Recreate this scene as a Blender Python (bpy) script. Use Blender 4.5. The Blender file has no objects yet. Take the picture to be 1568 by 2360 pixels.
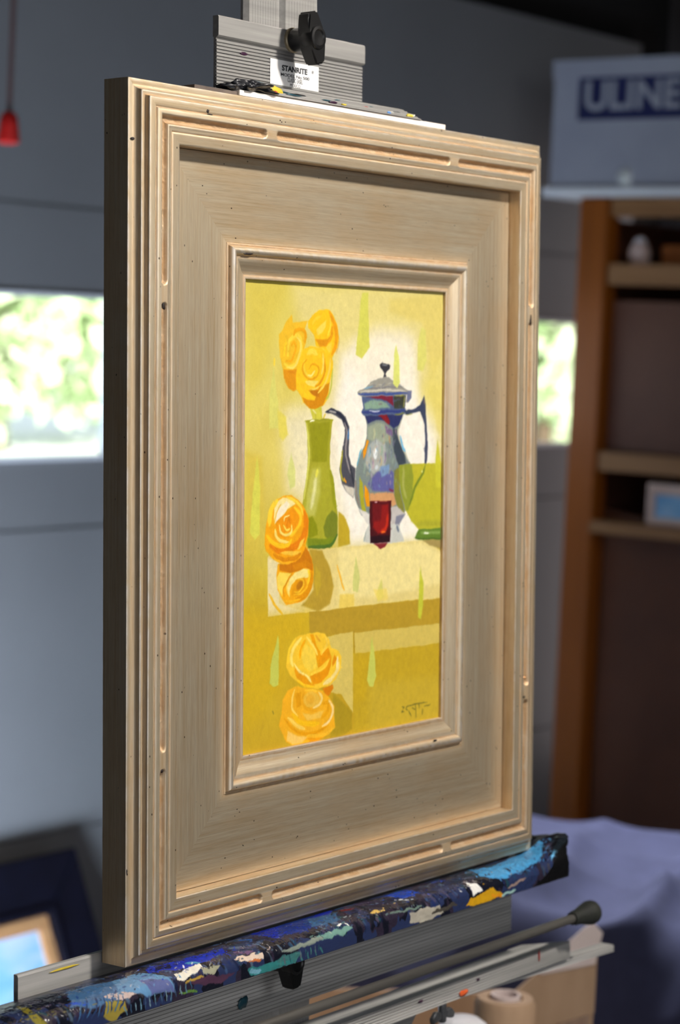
import bpy, bmesh, math, random
import numpy as np
from mathutils import Matrix, Vector
from mathutils.noise import noise as noise_at
random.seed(7)
SC = bpy.context.scene
COL = SC.collection

# ------------------------------------------------------------------ camera, world, sun, lamps, exposure
cam = bpy.data.cameras.new('camera'); camo = bpy.data.objects.new('camera', cam); COL.objects.link(camo)
cam.sensor_fit = 'VERTICAL'; cam.sensor_height = 36.0; cam.lens = 77.73
cam.clip_start = 0.05; cam.clip_end = 200
camo.matrix_world = Matrix(((0.613591,0.039355,-0.788643,-0.920784),(-0.788459,0.084757,-0.609219,-0.853536),(0.042867,0.995624,0.083036,1.410000),(0.000000,0.000000,0.000000,1.000000)))
cam.dof.use_dof = True; cam.dof.focus_distance = 1.32; cam.dof.aperture_fstop = 8.6; cam.dof.aperture_blades = 9
SC.camera = camo

W = bpy.data.worlds.new('World'); SC.world = W; W.use_nodes = True
wb = W.node_tree.nodes['Background']; wb.inputs[0].default_value = (0.80, 0.90, 1.0, 1); wb.inputs[1].default_value = 1.6

def light(name, kind, loc, aim, power, color, size=0.3, spread=None, size_y=None):
    l = bpy.data.lights.new(name, kind); o = bpy.data.objects.new(name, l); COL.objects.link(o)
    o.location = loc; o.rotation_euler = (Vector(aim) - Vector(loc)).to_track_quat('-Z', 'Y').to_euler()
    l.energy = power; l.color = color
    if kind == 'AREA':
        l.size = size
        if size_y: l.shape = 'RECTANGLE'; l.size_y = size_y
        else: l.shape = 'DISK'
        if spread: l.spread = spread
    if kind == 'SUN': l.angle = math.radians(0.6)
    return o
light('sun', 'SUN', (-8, -14, 8.5), (0, 0, 0), 14.0, (1, 0.96, 0.90))
# studio lamp hung from the ceiling in front of the easel
sp = light('studio_lamp', 'SPOT', (0.4350,-0.9785,2.4111), (0.24, 0.0, 1.64), 143.0, (1.0, 0.93, 0.845))
sp.data.spot_size = math.radians(74); sp.data.spot_blend = 1.0; sp.data.shadow_soft_size = 0.075
# added unseen fill lights: garage door, room left, front, far corner, shelf rack, blanket
light('door_fill', 'AREA', (1.0, 0.92, 0.12), (1.75, 1.836, 0.80), 92.0, (0.66, 0.80, 1.0), 1.2, size_y=0.25)  # added fill standing in for daylight bounced up onto the door
light('room_fill', 'AREA', (-1.6, -2.2, 1.2), (0.4, 0.4, 1.2), 14.0, (0.94, 0.95, 1.0), 1.6)  # added weak fill for the frame's side face and the room
light('front_fill', 'AREA', (0.5, -2.9, 2.25), (0.6, 0.2, 1.0), 15.0, (0.94, 0.96, 1.0), 1.5)  # added fill that lifts the shadows on the frame front
light('corner_fill', 'AREA', (3.73, 1.68, 1.15), (3.20, 1.80, 1.2), 1.4, (1.0, 0.88, 0.88), 0.14, size_y=1.5)  # added fill brightening the right end of the door, hidden by the shelf
light('rack_fill', 'AREA', (0.7, -1.0, 2.55), (3.05, 1.15, 1.30), 1.0, (0.92, 0.93, 1.0), 0.7, spread=math.radians(75))  # added fill aimed at the shelf and carton
light('blanket_fill', 'AREA', (1.95, 1.45, 2.55), (1.80, 0.55, 0.7), 17.0, (0.86, 0.90, 1.0), 0.5, spread=math.radians(62))  # added overhead fill for the top of the blanket
SC.view_settings.view_transform = 'Standard'; SC.view_settings.look = 'None'
SC.view_settings.gamma = 1.0; SC.view_settings.use_curve_mapping = False
SC.view_settings.exposure = 0.0

# ------------------------------------------------------------------ helpers
def lin(c):
    c = np.asarray(c, float) / 255.0
    return np.where(c <= 0.04045, c / 12.92, ((c + 0.055) / 1.055) ** 2.4)
def L4(c): return tuple(float(v) for v in lin(c)) + (1.0,)

def new_mat(name):
    m = bpy.data.materials.new(name); m.use_nodes = True
    nt = m.node_tree; return m, nt, nt.nodes['Principled BSDF']
def N(nt, typ, **kw):
    n = nt.nodes.new(typ)
    for k, v in kw.items(): setattr(n, k, v)
    return n
def mapped(nt, scale, coord='Object'):
    tc = N(nt, 'ShaderNodeTexCoord'); mp = N(nt, 'ShaderNodeMapping'); mp.inputs['Scale'].default_value = scale
    nt.links.new(tc.outputs[coord], mp.inputs['Vector']); return mp.outputs[0]
def noise(nt, vec, scale=5, detail=4, rough=0.55):
    n = N(nt, 'ShaderNodeTexNoise'); n.inputs['Scale'].default_value = scale
    n.inputs['Detail'].default_value = detail; n.inputs['Roughness'].default_value = rough
    nt.links.new(vec, n.inputs['Vector']); return n.outputs['Fac']
def ramp(nt, fac, stops):
    r = N(nt, 'ShaderNodeValToRGB'); e = r.color_ramp.elements
    e[0].position, e[0].color = stops[0]; e[1].position, e[1].color = stops[-1]
    for p_, c_ in stops[1:-1]:
        k = e.new(p_); k.color = c_
    nt.links.new(fac, r.inputs[0]); return r.outputs[0]
def mixc(nt, fac, a, b, mode='MIX'):
    m = N(nt, 'ShaderNodeMix', data_type='RGBA', blend_type=mode)
    for sock, v in ((m.inputs[0], fac), (m.inputs[6], a), (m.inputs[7], b)):
        if hasattr(v, 'links'): nt.links.new(v, sock)
        else: sock.default_value = v
    return m.outputs[2]
def bump(nt, b, h, strength=0.3, dist=0.001):
    n = N(nt, 'ShaderNodeBump'); n.inputs['Strength'].default_value = strength; n.inputs['Distance'].default_value = dist
    nt.links.new(h, n.inputs['Height']); nt.links.new(n.outputs[0], b.inputs['Normal'])
def simple(name, c1, c2=None, scale=(1, 1, 1), nscale=6, rough=0.6, metal=0.0, bmp=0.0, spec=0.5, coat=0.0):
    m, nt, b = new_mat(name)
    v = mapped(nt, scale); f = noise(nt, v, nscale)
    nt.links.new(ramp(nt, f, [(0.32, L4(c1)), (0.68, L4(c2 or c1))]), b.inputs['Base Color'])
    b.inputs['Roughness'].default_value = rough; b.inputs['Metallic'].default_value = metal
    b.inputs['Specular IOR Level'].default_value = spec; b.inputs['Coat Weight'].default_value = coat
    if bmp: bump(nt, b, f, bmp, 0.002)
    return m

def add_obj(name, me, mat, parent=None, label=None, cat=None, group=None, kind=None):
    o = bpy.data.objects.new(name, me); COL.objects.link(o)
    if mat is not None:
        for mm in (mat if isinstance(mat, (list, tuple)) else [mat]): me.materials.append(mm)
    if parent is not None: o.parent = parent
    if label: o['label'] = label
    if cat: o['category'] = cat
    if group: o['group'] = group
    if kind: o['kind'] = kind
    return o
def thing(name, label, cat, loc=(0, 0, 0), mat=None, group=None, kind=None):
    o = bpy.data.objects.new(name, None); COL.objects.link(o); o.empty_display_size = 0.05
    if mat is not None: o.matrix_world = mat
    else: o.location = loc
    if label: o['label'] = label
    if cat: o['category'] = cat
    if group: o['group'] = group
    if kind: o['kind'] = kind
    return o
def from_bm(name, bm, mat, parent=None, smooth=False, bevel=0.0, segs=2, **kw):
    if bevel:
        bmesh.ops.bevel(bm, geom=list(bm.edges), offset=bevel, segments=segs, affect='EDGES', clamp_overlap=True)
    bmesh.ops.recalc_face_normals(bm, faces=bm.faces)
    me = bpy.data.meshes.new(name); bm.to_mesh(me); bm.free()
    if smooth:
        me.polygons.foreach_set('use_smooth', [True] * len(me.polygons))
        if smooth != 'all':
            try: me.set_sharp_from_angle(angle=math.radians(40))
            except Exception: pass
    return add_obj(name, me, mat, parent, **kw)
def bm_box(bm, lo, hi, mtx=None):
    vs = [bm.verts.new((x, y, z)) for z in (lo[2], hi[2]) for y in (lo[1], hi[1]) for x in (lo[0], hi[0])]
    if mtx is not None:
        for v in vs: v.co = mtx @ v.co
    for f in ((0, 2, 3, 1), (4, 5, 7, 6), (0, 1, 5, 4), (2, 6, 7, 3), (0, 4, 6, 2), (1, 3, 7, 5)):
        bm.faces.new([vs[i] for i in f])
    return vs
def box(name, lo, hi, mat, parent=None, bevel=0.0, mtx=None, **kw):
    bm = bmesh.new(); bm_box(bm, lo, hi, mtx); return from_bm(name, bm, mat, parent, smooth=bool(bevel), bevel=bevel, **kw)
def prism(bm, prof, x0, x1, axis='x', mtx=None):
    """closed outline prof (a,b) swept from x0 to x1 along an axis"""
    def P(t, a, b):
        v = {'x': (t, a, b), 'y': (a, t, b), 'z': (a, b, t)}[axis]
        return mtx @ Vector(v) if mtx is not None else Vector(v)
    A = [bm.verts.new(P(x0, *q)) for q in prof]; B = [bm.verts.new(P(x1, *q)) for q in prof]; n = len(prof)
    for i in range(n): bm.faces.new((A[i], A[(i + 1) % n], B[(i + 1) % n], B[i]))
    bm.faces.new(A[::-1]); bm.faces.new(B)
def lathe(bm, prof, p0, d, segs=24, cap=True):
    """prof: (r, t) along direction d from p0"""
    d = Vector(d).normalized(); q = d.to_track_quat('Z', 'Y'); p0 = Vector(p0); rings = []
    for r, t in prof:
        rings.append([bm.verts.new(p0 + q @ Vector((r * math.cos(2 * math.pi * k / segs), r * math.sin(2 * math.pi * k / segs), t))) for k in range(segs)])
    for a, b in zip(rings, rings[1:]):
        for k in range(segs): bm.faces.new((a[k], a[(k + 1) % segs], b[(k + 1) % segs], b[k]))
    if cap: bm.faces.new(rings[0][::-1]); bm.faces.new(rings[-1])
def tube(bm, a, b, r, segs=16):
    a, b = Vector(a), Vector(b); lathe(bm, [(r, 0), (r, (b - a).length)], a, b - a, segs)
def grid_mesh(name, P, smooth=True, uv=None, attrs=None, color=None):
    """P: (n, m, 3) array"""
    n, m = P.shape[:2]; me = bpy.data.meshes.new(name)
    me.vertices.add(n * m); me.vertices.foreach_set('co', P.reshape(-1).astype(np.float32))
    i = np.arange(n - 1)[:, None] * m + np.arange(m - 1)[None, :]
    q = np.stack([i, i + 1, i + m + 1, i + m], -1).reshape(-1, 4).astype(np.int32); nf = len(q)
    me.loops.add(nf * 4); me.polygons.add(nf)
    me.loops.foreach_set('vertex_index', q.reshape(-1))
    me.polygons.foreach_set('loop_start', np.arange(0, nf * 4, 4, dtype=np.int32))
    me.polygons.foreach_set('use_smooth', np.full(nf, bool(smooth)))
    me.update(calc_edges=True)
    if uv is not None:
        l = me.uv_layers.new(name='UVMap'); l.data.foreach_set('uv', uv.reshape(-1, 2)[q.reshape(-1)].astype(np.float32).reshape(-1))
    for k, v in (attrs or {}).items():
        a = me.attributes.new(k, 'FLOAT', 'POINT'); a.data.foreach_set('value', v.reshape(-1).astype(np.float32))
    if color is not None:
        a = me.color_attributes.new('paint', 'FLOAT_COLOR', 'POINT')
        c = np.ones((n * m, 4), np.float32); c[:, :3] = color.reshape(-1, 3); a.data.foreach_set('color', c.reshape(-1))
    return me
def vnoise(h, w, cy, cx, rng):
    g = rng.random((cy + 2, cx + 2)); y = np.linspace(0, cy, h, endpoint=False); x = np.linspace(0, cx, w, endpoint=False)
    yi, xi = y.astype(int), x.astype(int); fy, fx = y - yi, x - xi; fy = fy * fy * (3 - 2 * fy); fx = fx * fx * (3 - 2 * fx)
    a = g[yi][:, xi]; b = g[yi][:, xi + 1]; c = g[yi + 1][:, xi]; d = g[yi + 1][:, xi + 1]
    return (a * (1 - fx) + b * fx) * (1 - fy)[:, None] + (c * (1 - fx) + d * fx) * fy[:, None]
def fbm(h, w, cy, cx, rng, oct=4):
    o = np.zeros((h, w)); s = 0
    for k in range(oct):
        a = 0.5 ** k; o += a * vnoise(h, w, min(cy * 2 ** k, h), min(cx * 2 ** k, w), rng); s += a
    return o / s

# easel space: x along the frame, y up the leaning picture, z out of the picture towards the viewer
EASEL = Matrix(((1.000000,0.000000,0.000000,0.000000),(0.000000,0.043619,-0.999048,0.000000),(0.000000,0.999048,0.043619,1.036469),(0.000000,0.000000,0.000000,1.000000)))
S = 0.51; FW = 0.429016; FH = S

# ------------------------------------------------------------------ painting rasteriser (brush shapes on a canvas, tenths of a millimetre)
def smooth_line(pts):
    P = np.array(pts, float)
    if len(P) < 3:
        t = np.linspace(0, 1, 8)[:, None]; return P[0] * (1 - t) + P[-1] * t
    Q = np.vstack([2 * P[0] - P[1], P, 2 * P[-1] - P[-2]]); out = []
    for i in range(1, len(Q) - 2):
        t = np.linspace(0, 1, 7)[:-1, None]; a, b, c, d = Q[i - 1], Q[i], Q[i + 1], Q[i + 2]
        out.append(0.5 * (2 * b + (c - a) * t + (2 * a - 5 * b + 4 * c - d) * t ** 2 + (3 * b - a - 3 * c + d) * t ** 3))
    return np.vstack(out + [P[-1:]])
def seg_dist(X, Y, A, B):
    d = B - A; l = (d * d).sum() + 1e-9
    t = np.clip(((X - A[0]) * d[0] + (Y - A[1]) * d[1]) / l, 0, 1)
    return np.hypot(X - A[0] - t * d[0], Y - A[1] - t * d[1]), t
class Canvas:
    def __init__(s, x0, x1, nx, y0, y1, ny, seed):
        s.xs = np.linspace(x0, x1, nx); s.ys = np.linspace(y0, y1, ny); s.rng = np.random.default_rng(seed)
        s.C = np.zeros((ny, nx, 3)); s.Ht = np.zeros((ny, nx)); s.ny, s.nx = ny, nx
        cy, cx = max(4, int((y1 - y0) / 60)), max(4, int((x1 - x0) / 60))
        s.wx = (fbm(ny, nx, cy, cx, s.rng, 3) - .5); s.wy = (fbm(ny, nx, cy, cx, s.rng, 3) - .5)
        s.tone = fbm(ny, nx, cy * 2, cx * 2, s.rng, 3) - .5
        s.fine = s.rng.random((ny, nx)) - .5; s.dryn = fbm(ny, nx, cy * 5, cx * 2, s.rng, 3)
    def op(s, kind, col, f, w, a, pts, wob=14.0, relief=1.0, dry=0.0):
        P = np.array(pts, float)
        if kind == 's': P = smooth_line(P)
        m = f + w + wob + 4
        i0, i1 = np.searchsorted(s.xs, [P[:, 0].min() - m, P[:, 0].max() + m]); j0, j1 = np.searchsorted(s.ys, [P[:, 1].min() - m, P[:, 1].max() + m])
        if i1 - i0 < 1 or j1 - j0 < 1: return
        sl = (slice(j0, j1), slice(i0, i1))
        X, Y = np.meshgrid(s.xs[i0:i1], s.ys[j0:j1]); X = X + s.wx[sl] * wob; Y = Y + s.wy[sl] * wob
        if kind == 'p':
            ins = np.zeros(X.shape, bool); D = np.full(X.shape, 1e9)
            for k in range(len(P)):
                A, B = P[k], P[(k + 1) % len(P)]
                d, _ = seg_dist(X, Y, A, B); D = np.minimum(D, d)
                if A[1] != B[1]:
                    c = ((A[1] > Y) != (B[1] > Y)) & (X < (B[0] - A[0]) * (Y - A[1]) / (B[1] - A[1]) + A[0]); ins ^= c
            sd = np.where(ins, D, -D); al = np.clip(.5 + sd / (f + 2.0), 0, 1); th_ = s.rng.random() * 3.1; band = (X * math.cos(th_) + Y * math.sin(th_)) * 0.22
        else:
            D = np.full(X.shape, 1e9); T = np.zeros(X.shape); n = len(P) - 1
            for k in range(n):
                d, t = seg_dist(X, Y, P[k], P[k + 1]); better = d < D; D = np.where(better, d, D); T = np.where(better, (k + t) / n, T)
            ww = w * (0.5 + 0.5 * np.clip(np.minimum(T, 1 - T) * 6, 0, 1)); al = np.clip(.5 + (ww - D) / (f + 2.0), 0, 1); band = D * 0.5
        al = al * al * (3 - 2 * al) * a
        if dry: al = np.clip(al * (1 + dry) - dry * np.clip(s.dryn[sl] * 2.4 - .7, 0, 1), 0, 1)
        streak = np.sin(band * (0.9 + s.rng.random() * .5) + s.tone[sl] * 9)
        c = np.array(col, float)[None, None] * (1 + 0.09 * s.tone[sl][..., None] + (0.015 if kind == 's' else 0.004) * streak[..., None])
        s.C[sl] = s.C[sl] * (1 - al[..., None]) + c * al[..., None]
        h = (0.35 + (0.30 * streak if kind == 's' else 0.0) + 0.6 * s.tone[sl]) * relief + s.rng.random() * 0.35
        s.Ht[sl] = s.Ht[sl] * (1 - al) + h * al
    def run(s, text, **kw):
        for ln in text.strip().split('\n'):
            v = [int(q) for q in ln.split()]
            s.op('s' if v[0] else 'p', v[1:4], float(v[4]), float(v[5]), v[6] / 100, list(zip(v[7::2], v[8::2])), **kw)

# ------------------------------------------------------------------ materials
M = {}
def mat_frame():
    m, nt, b = new_mat('champagne_gilding')
    uv = N(nt, 'ShaderNodeUVMap').outputs[0]
    def uvn(sc, scale, det=5, rough=.6):
        mp = N(nt, 'ShaderNodeMapping'); mp.inputs['Scale'].default_value = sc; nt.links.new(uv, mp.inputs['Vector']); return noise(nt, mp.outputs[0], scale, det, rough)
    streak = uvn((9, 420, 1), 1.0, 6, .65); cloud = uvn((14, 22, 1), 1.0, 3); fine = uvn((60, 1500, 1), 1.0, 2)
    c = ramp(nt, streak, [(0.25, (0.60, 0.42, 0.22, 1)), (0.42, (0.71, 0.57, 0.38, 1)), (0.60, (0.77, 0.66, 0.48, 1)), (0.78, (0.82, 0.74, 0.59, 1))])
    c = mixc(nt, ramp(nt, cloud, [(0.45, (0, 0, 0, 1)), (0.75, (.5, .5, .5, 1))]), c, (0.72, 0.50, 0.27, 1))
    c = mixc(nt, ramp(nt, fine, [(0.35, (.22, .22, .22, 1)), (0.55, (0, 0, 0, 1))]), c, (0.38, 0.26, 0.14, 1))
    at = N(nt, 'ShaderNodeAttribute', attribute_name='bole'); bn = uvn((45, 700, 1), 1.0, 5, .7)
    ma = N(nt, 'ShaderNodeMath', operation='MULTIPLY'); nt.links.new(at.outputs['Fac'], ma.inputs[0])
    nt.links.new(ramp(nt, bn, [(0.30, (.35, .35, .35, 1)), (0.62, (1, 1, 1, 1))]), ma.inputs[1])
    c = mixc(nt, ma.outputs[0], c, ramp(nt, bn, [(0.3, (0.13, 0.05, 0.014, 1)), (0.48, (0.33, 0.17, 0.06, 1)), (0.75, (0.56, 0.37, 0.18, 1))]))
    ws = N(nt, 'ShaderNodeAttribute', attribute_name='silver')
    c = mixc(nt, ws.outputs['Fac'], c, (0.86, 0.80, 0.74, 1))
    vor = N(nt, 'ShaderNodeTexVoronoi'); vor.inputs['Scale'].default_value = 230; mp = N(nt, 'ShaderNodeMapping'); mp.inputs['Scale'].default_value = (0.75, 1.2, 1)
    nt.links.new(uv, mp.inputs['Vector']); nt.links.new(mp.outputs[0], vor.inputs['Vector'])
    sp = ramp(nt, vor.outputs['Distance'], [(0.09, (1, 1, 1, 1)), (0.14, (0, 0, 0, 1))]); sel = ramp(nt, uvn((80, 80, 1), 1.0, 2), [(0.56, (0, 0, 0, 1)), (0.60, (1, 1, 1, 1))])
    c = mixc(nt, mixc(nt, 1.0, sp, sel, 'MULTIPLY'), c, (0.055, 0.028, 0.014, 1))
    nt.links.new(c, b.inputs['Base Color'])
    mt = N(nt, 'ShaderNodeMapRange'); mt.inputs['To Min'].default_value = 0.80; mt.inputs['To Max'].default_value = 0.25; nt.links.new(at.outputs['Fac'], mt.inputs['Value']); nt.links.new(mt.outputs[0], b.inputs['Metallic'])
    rt = N(nt, 'ShaderNodeMapRange'); rt.inputs['To Min'].default_value = 0.42; rt.inputs['To Max'].default_value = 0.62; nt.links.new(at.outputs['Fac'], rt.inputs['Value']); nt.links.new(rt.outputs[0], b.inputs['Roughness'])
    bump(nt, b, streak, 0.05, 0.0005)
    return m
M['gild'] = mat_frame()
def mat_paint(name, rough, coat, spec=.5):
    m, nt, b = new_mat(name); a = N(nt, 'ShaderNodeAttribute', attribute_name='paint')
    nt.links.new(a.outputs['Color'], b.inputs['Base Color']); b.inputs['Roughness'].default_value = rough; b.inputs['Coat Weight'].default_value = coat
    b.inputs['Coat Roughness'].default_value = .25; b.inputs['Specular IOR Level'].default_value = spec; return m
M['oil'] = mat_paint('oil_paint', .5, .0, .35); M['oil2'] = mat_paint('wet_oil_paint', .24, .35)
def mat_alu():
    m, nt, b = new_mat('brushed_aluminium'); v = mapped(nt, (6, 240, 240)); f = noise(nt, v, 1.0, 4)
    c = ramp(nt, f, [(0.3, (.25, .245, .235, 1)), (0.7, (.37, .36, .345, 1))])
    v2 = mapped(nt, (30, 60, 60)); d = noise(nt, v2, 1.0, 5, .7)
    c = mixc(nt, ramp(nt, d, [(0.68, (0, 0, 0, 1)), (0.76, (.7, .7, .7, 1))]), c, (.16, .15, .14, 1))
    nt.links.new(c, b.inputs['Base Color']); b.inputs['Metallic'].default_value = .35; b.inputs['Roughness'].default_value = .48; bump(nt, b, f, .12, .0004); return m
M['alu'] = mat_alu()
M['alu_lit'] = simple('brightened_aluminium', (150, 149, 146), (196, 194, 190), (5, 160, 160), 1.0, rough=.5, metal=.15)  # paler copy of the aluminium, brightened for parts the ledge shades
M['black'] = simple('black_plastic', (16, 16, 17), (22, 22, 23), rough=.38, nscale=60)
M['brass'] = simple('brass_washer', (128, 116, 92), (150, 138, 114), rough=.4, metal=.4, nscale=80)
M['steel'] = simple('dark_steel', (92, 90, 86), (128, 124, 118), (4, 120, 120), 1.0, rough=.32, metal=.5)
M['rubber'] = simple('black_rubber', (26, 28, 26), (44, 46, 40), nscale=90, rough=.6)
M['zinc'] = simple('zinc_plate', (110, 112, 116), (150, 152, 155), nscale=120, rough=.35, metal=.8)
M['sticker'] = simple('white_sticker', (226, 226, 226), (238, 238, 236), nscale=30, rough=.45)
M['ink'] = simple('black_ink', (24, 30, 34), (34, 40, 44), nscale=200, rough=.6)
M['card'] = simple('white_card', (236, 226, 214), (246, 238, 228), nscale=40, rough=.7)
M['tape'] = simple('brown_tape', (72, 62, 58), (104, 92, 84), nscale=60, rough=.6)
M['door'] = simple('grey_door_paint', (120, 120, 121), (126, 126, 127), nscale=3, rough=.55)
M['trim'] = simple('white_trim', (226, 228, 232), (236, 238, 240), nscale=5, rough=.5)
M['wall'] = simple('dark_wall', (58, 52, 50), (70, 64, 62), nscale=4, rough=.8)
M['header'] = simple('dark_header', (12, 11, 11), (20, 18, 17), nscale=4, rough=.9)
M['ceil'] = simple('black_ceiling', (10, 10, 11), (18, 18, 19), nscale=4, rough=.9)
M['floor'] = simple('concrete_floor', (120, 118, 114), (146, 143, 138), nscale=5, rough=.75, bmp=.1)
M['drive'] = simple('pale_concrete', (214, 214, 214), (232, 232, 230), nscale=2, rough=.8)
def wood(name, a, b_, sc=(2, 26, 26)):
    m, nt, b = new_mat(name); v = mapped(nt, sc); f = noise(nt, v, 1.6, 6, .6)
    nt.links.new(ramp(nt, f, [(0.3, L4(a)), (0.7, L4(b_))]), b.inputs['Base Color']); b.inputs['Roughness'].default_value = .5; bump(nt, b, f, .1, .001); return m
M['oak'] = wood('orange_oak', (134, 68, 2), (158, 84, 8), (26, 26, 2))
M['oakr'] = wood('pale_oak', (138, 96, 56), (160, 116, 74), (26, 2, 26))
M['dark_hard'] = wood('dark_hardboard', (84, 46, 24), (98, 56, 32), (5, 5, 5))
M['hard'] = wood('brown_hardboard', (86, 48, 32), (100, 60, 42), (5, 5, 5))
M['kraft'] = simple('kraft_board', (172, 140, 110), (188, 156, 126), (10, 10, 2), 4, rough=.8)
M['kraft_in'] = simple('kraft_edge', (214, 196, 190), (226, 210, 204), nscale=9, rough=.8)
M['ubox'] = simple('white_carton', (150, 152, 164), (162, 164, 174), nscale=6, rough=.7)
M['navy'] = simple('navy_print', (18, 26, 74), (24, 32, 84), nscale=8, rough=.6)
M['cloth'] = simple('blue_grey_cloth', (44, 46, 72), (52, 54, 82), nscale=30, rough=.9, bmp=.15)
M['navyframe'] = simple('navy_frame', (11, 12, 24), (16, 17, 32), nscale=20, rough=.4)
M['tanwood'] = wood('tan_liner', (176, 128, 82), (196, 150, 104))
M['red'] = simple('red_plastic', (200, 22, 18), (214, 30, 24), nscale=30, rough=.5)
M['cord'] = simple('brown_cord', (84, 62, 60), (100, 76, 72), nscale=300, rough=.8)
M['pot'] = simple('pale_pink_glaze', (206, 178, 166), (220, 196, 186), nscale=20, rough=.5)
M['bulb'] = simple('milky_white', (214, 218, 214), (228, 232, 228), nscale=10, rough=.3)
M['white'] = simple('white_plastic', (226, 222, 226), (238, 236, 240), nscale=20, rough=.5)
def mat_leaf():
    m, nt, b = new_mat('sunlit_leaves'); v = mapped(nt, (1, 1, 1)); f = noise(nt, v, 2.2, 4)
    nt.links.new(ramp(nt, f, [(0.3, (.48, .66, .34, 1)), (0.48, (.66, .78, .46, 1)), (0.62, (.80, .84, .64, 1)), (0.8, (.88, .80, .74, 1))]), b.inputs['Base Color'])
    b.inputs['Roughness'].default_value = .6; return m
M['leaf'] = mat_leaf()
M['bark'] = wood('bark', (88, 70, 54), (120, 98, 78), (8, 8, 2))
def mat_glass():
    m = bpy.data.materials.new('window_glass'); m.use_nodes = True; nt = m.node_tree; nt.nodes.clear()
    o = N(nt, 'ShaderNodeOutputMaterial'); t = N(nt, 'ShaderNodeBsdfTransparent'); g = N(nt, 'ShaderNodeBsdfGlossy'); mx = N(nt, 'ShaderNodeMixShader'); lw = N(nt, 'ShaderNodeLayerWeight')
    t.inputs[0].default_value = (.95, .98, .97, 1); g.inputs['Roughness'].default_value = .03; lw.inputs[0].default_value = .12
    nt.links.new(lw.outputs['Facing'], mx.inputs[0]); nt.links.new(t.outputs[0], mx.inputs[1]); nt.links.new(g.outputs[0], mx.inputs[2]); nt.links.new(mx.outputs[0], o.inputs[0]); return m
M['glass'] = mat_glass()
def mat_bluepic():
    m, nt, b = new_mat('blue_sky_painting'); v = mapped(nt, (1, 3, 3)); f = noise(nt, v, 4, 4)
    nt.links.new(ramp(nt, f, [(0.35, L4((108, 168, 220))), (0.55, L4((140, 192, 232))), (0.7, L4((196, 214, 238)))]), b.inputs['Base Color']); b.inputs['Roughness'].default_value = .45; return m
M['bluepic'] = mat_bluepic()

# ------------------------------------------------------------------ setting: garage
YD = 1.836; ST = dict(kind='structure')
box('floor', (-2.7, -3.3, -0.1), (3.9, YD + .12, 0), M['floor'], **ST)
box('ceiling', (-2.7, -3.3, 2.72), (3.9, YD + .12, 2.80), M['ceil'], **ST)
box('wall_left', (-2.7, -3.3, 0), (-2.6, YD + .12, 2.72), M['wall'], **ST)
box('wall_right', (3.80, -3.3, 0), (3.90, YD + .12, 2.72), M['wall'], **ST)
box('wall_front', (-2.6, -3.3, 0), (3.80, -3.2, 2.72), M['wall'], **ST)
bm = bmesh.new()
bm_box(bm, (-2.6, YD + .02, 2.10), (3.80, YD + .12, 2.72)); bm_box(bm, (-2.6, YD + .02, 0), (-1.22, YD + .12, 2.10)); bm_box(bm, (3.64, YD + .02, 0), (3.80, YD + .12, 2.10))
from_bm('wall_back', bm, M['header'], **ST)
door = thing('door_1', 'grey sectional garage door with a row of windows', None, (1.2, YD, 0), kind='structure')
DX0, DX1 = -1.22, 3.64; wins = [(0.80, 1.886), (2.38, 3.49)]; WZ0, WZ1 = 1.163, 1.448
secs = [(0, .512), (.516, 1.045), (1.049, 1.592), (1.596, 2.10)]
for a, b_ in secs:
    bm = bmesh.new(); o = (1.2, YD, 0)
    if a < 1.1 < b_:
        xs = [DX0] + [v for w_ in wins for v in w_] + [DX1]
        bm_box(bm, (DX0 - o[0], 0, a), (DX1 - o[0], .02, WZ0)); bm_box(bm, (DX0 - o[0], 0, WZ1), (DX1 - o[0], .02, b_))
        for i in range(0, len(xs), 2): bm_box(bm, (xs[i] - o[0], 0, WZ0), (xs[i + 1] - o[0], .02, WZ1))
    else:
        bm_box(bm, (DX0 - o[0], 0, a), (DX1 - o[0], .02, b_))
    if b_ < 2.0: bm_box(bm, (DX0 - o[0], .008, b_ - .002), (DX1 - o[0], .019, b_ + .006))
    from_bm('panel', bm, M['door'], door)
for i, (a, b_) in enumerate(wins):
    w_ = thing('window_%d' % (i + 1), ['wide low window in the garage door left of the easel', 'wide low window in the garage door beside the brown shelf'][i], None, (a, YD, WZ0), kind='structure')
    wd, h = b_ - a, WZ1 - WZ0; bm = bmesh.new()
    for lo, hi in (((0, -.004, 0), (wd, .012, .008)), ((0, -.004, h - .008), (wd, .012, h)), ((0, -.004, .008), (.009, .012, h - .008)), ((wd - .009, -.004, .008), (wd, .012, h - .008))): bm_box(bm, lo, hi)
    from_bm('window_frame', bm, M['trim'], w_)
    box('pane', (.009, .004, .008), (wd - .009, .008, h - .008), M['glass'], w_)
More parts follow.
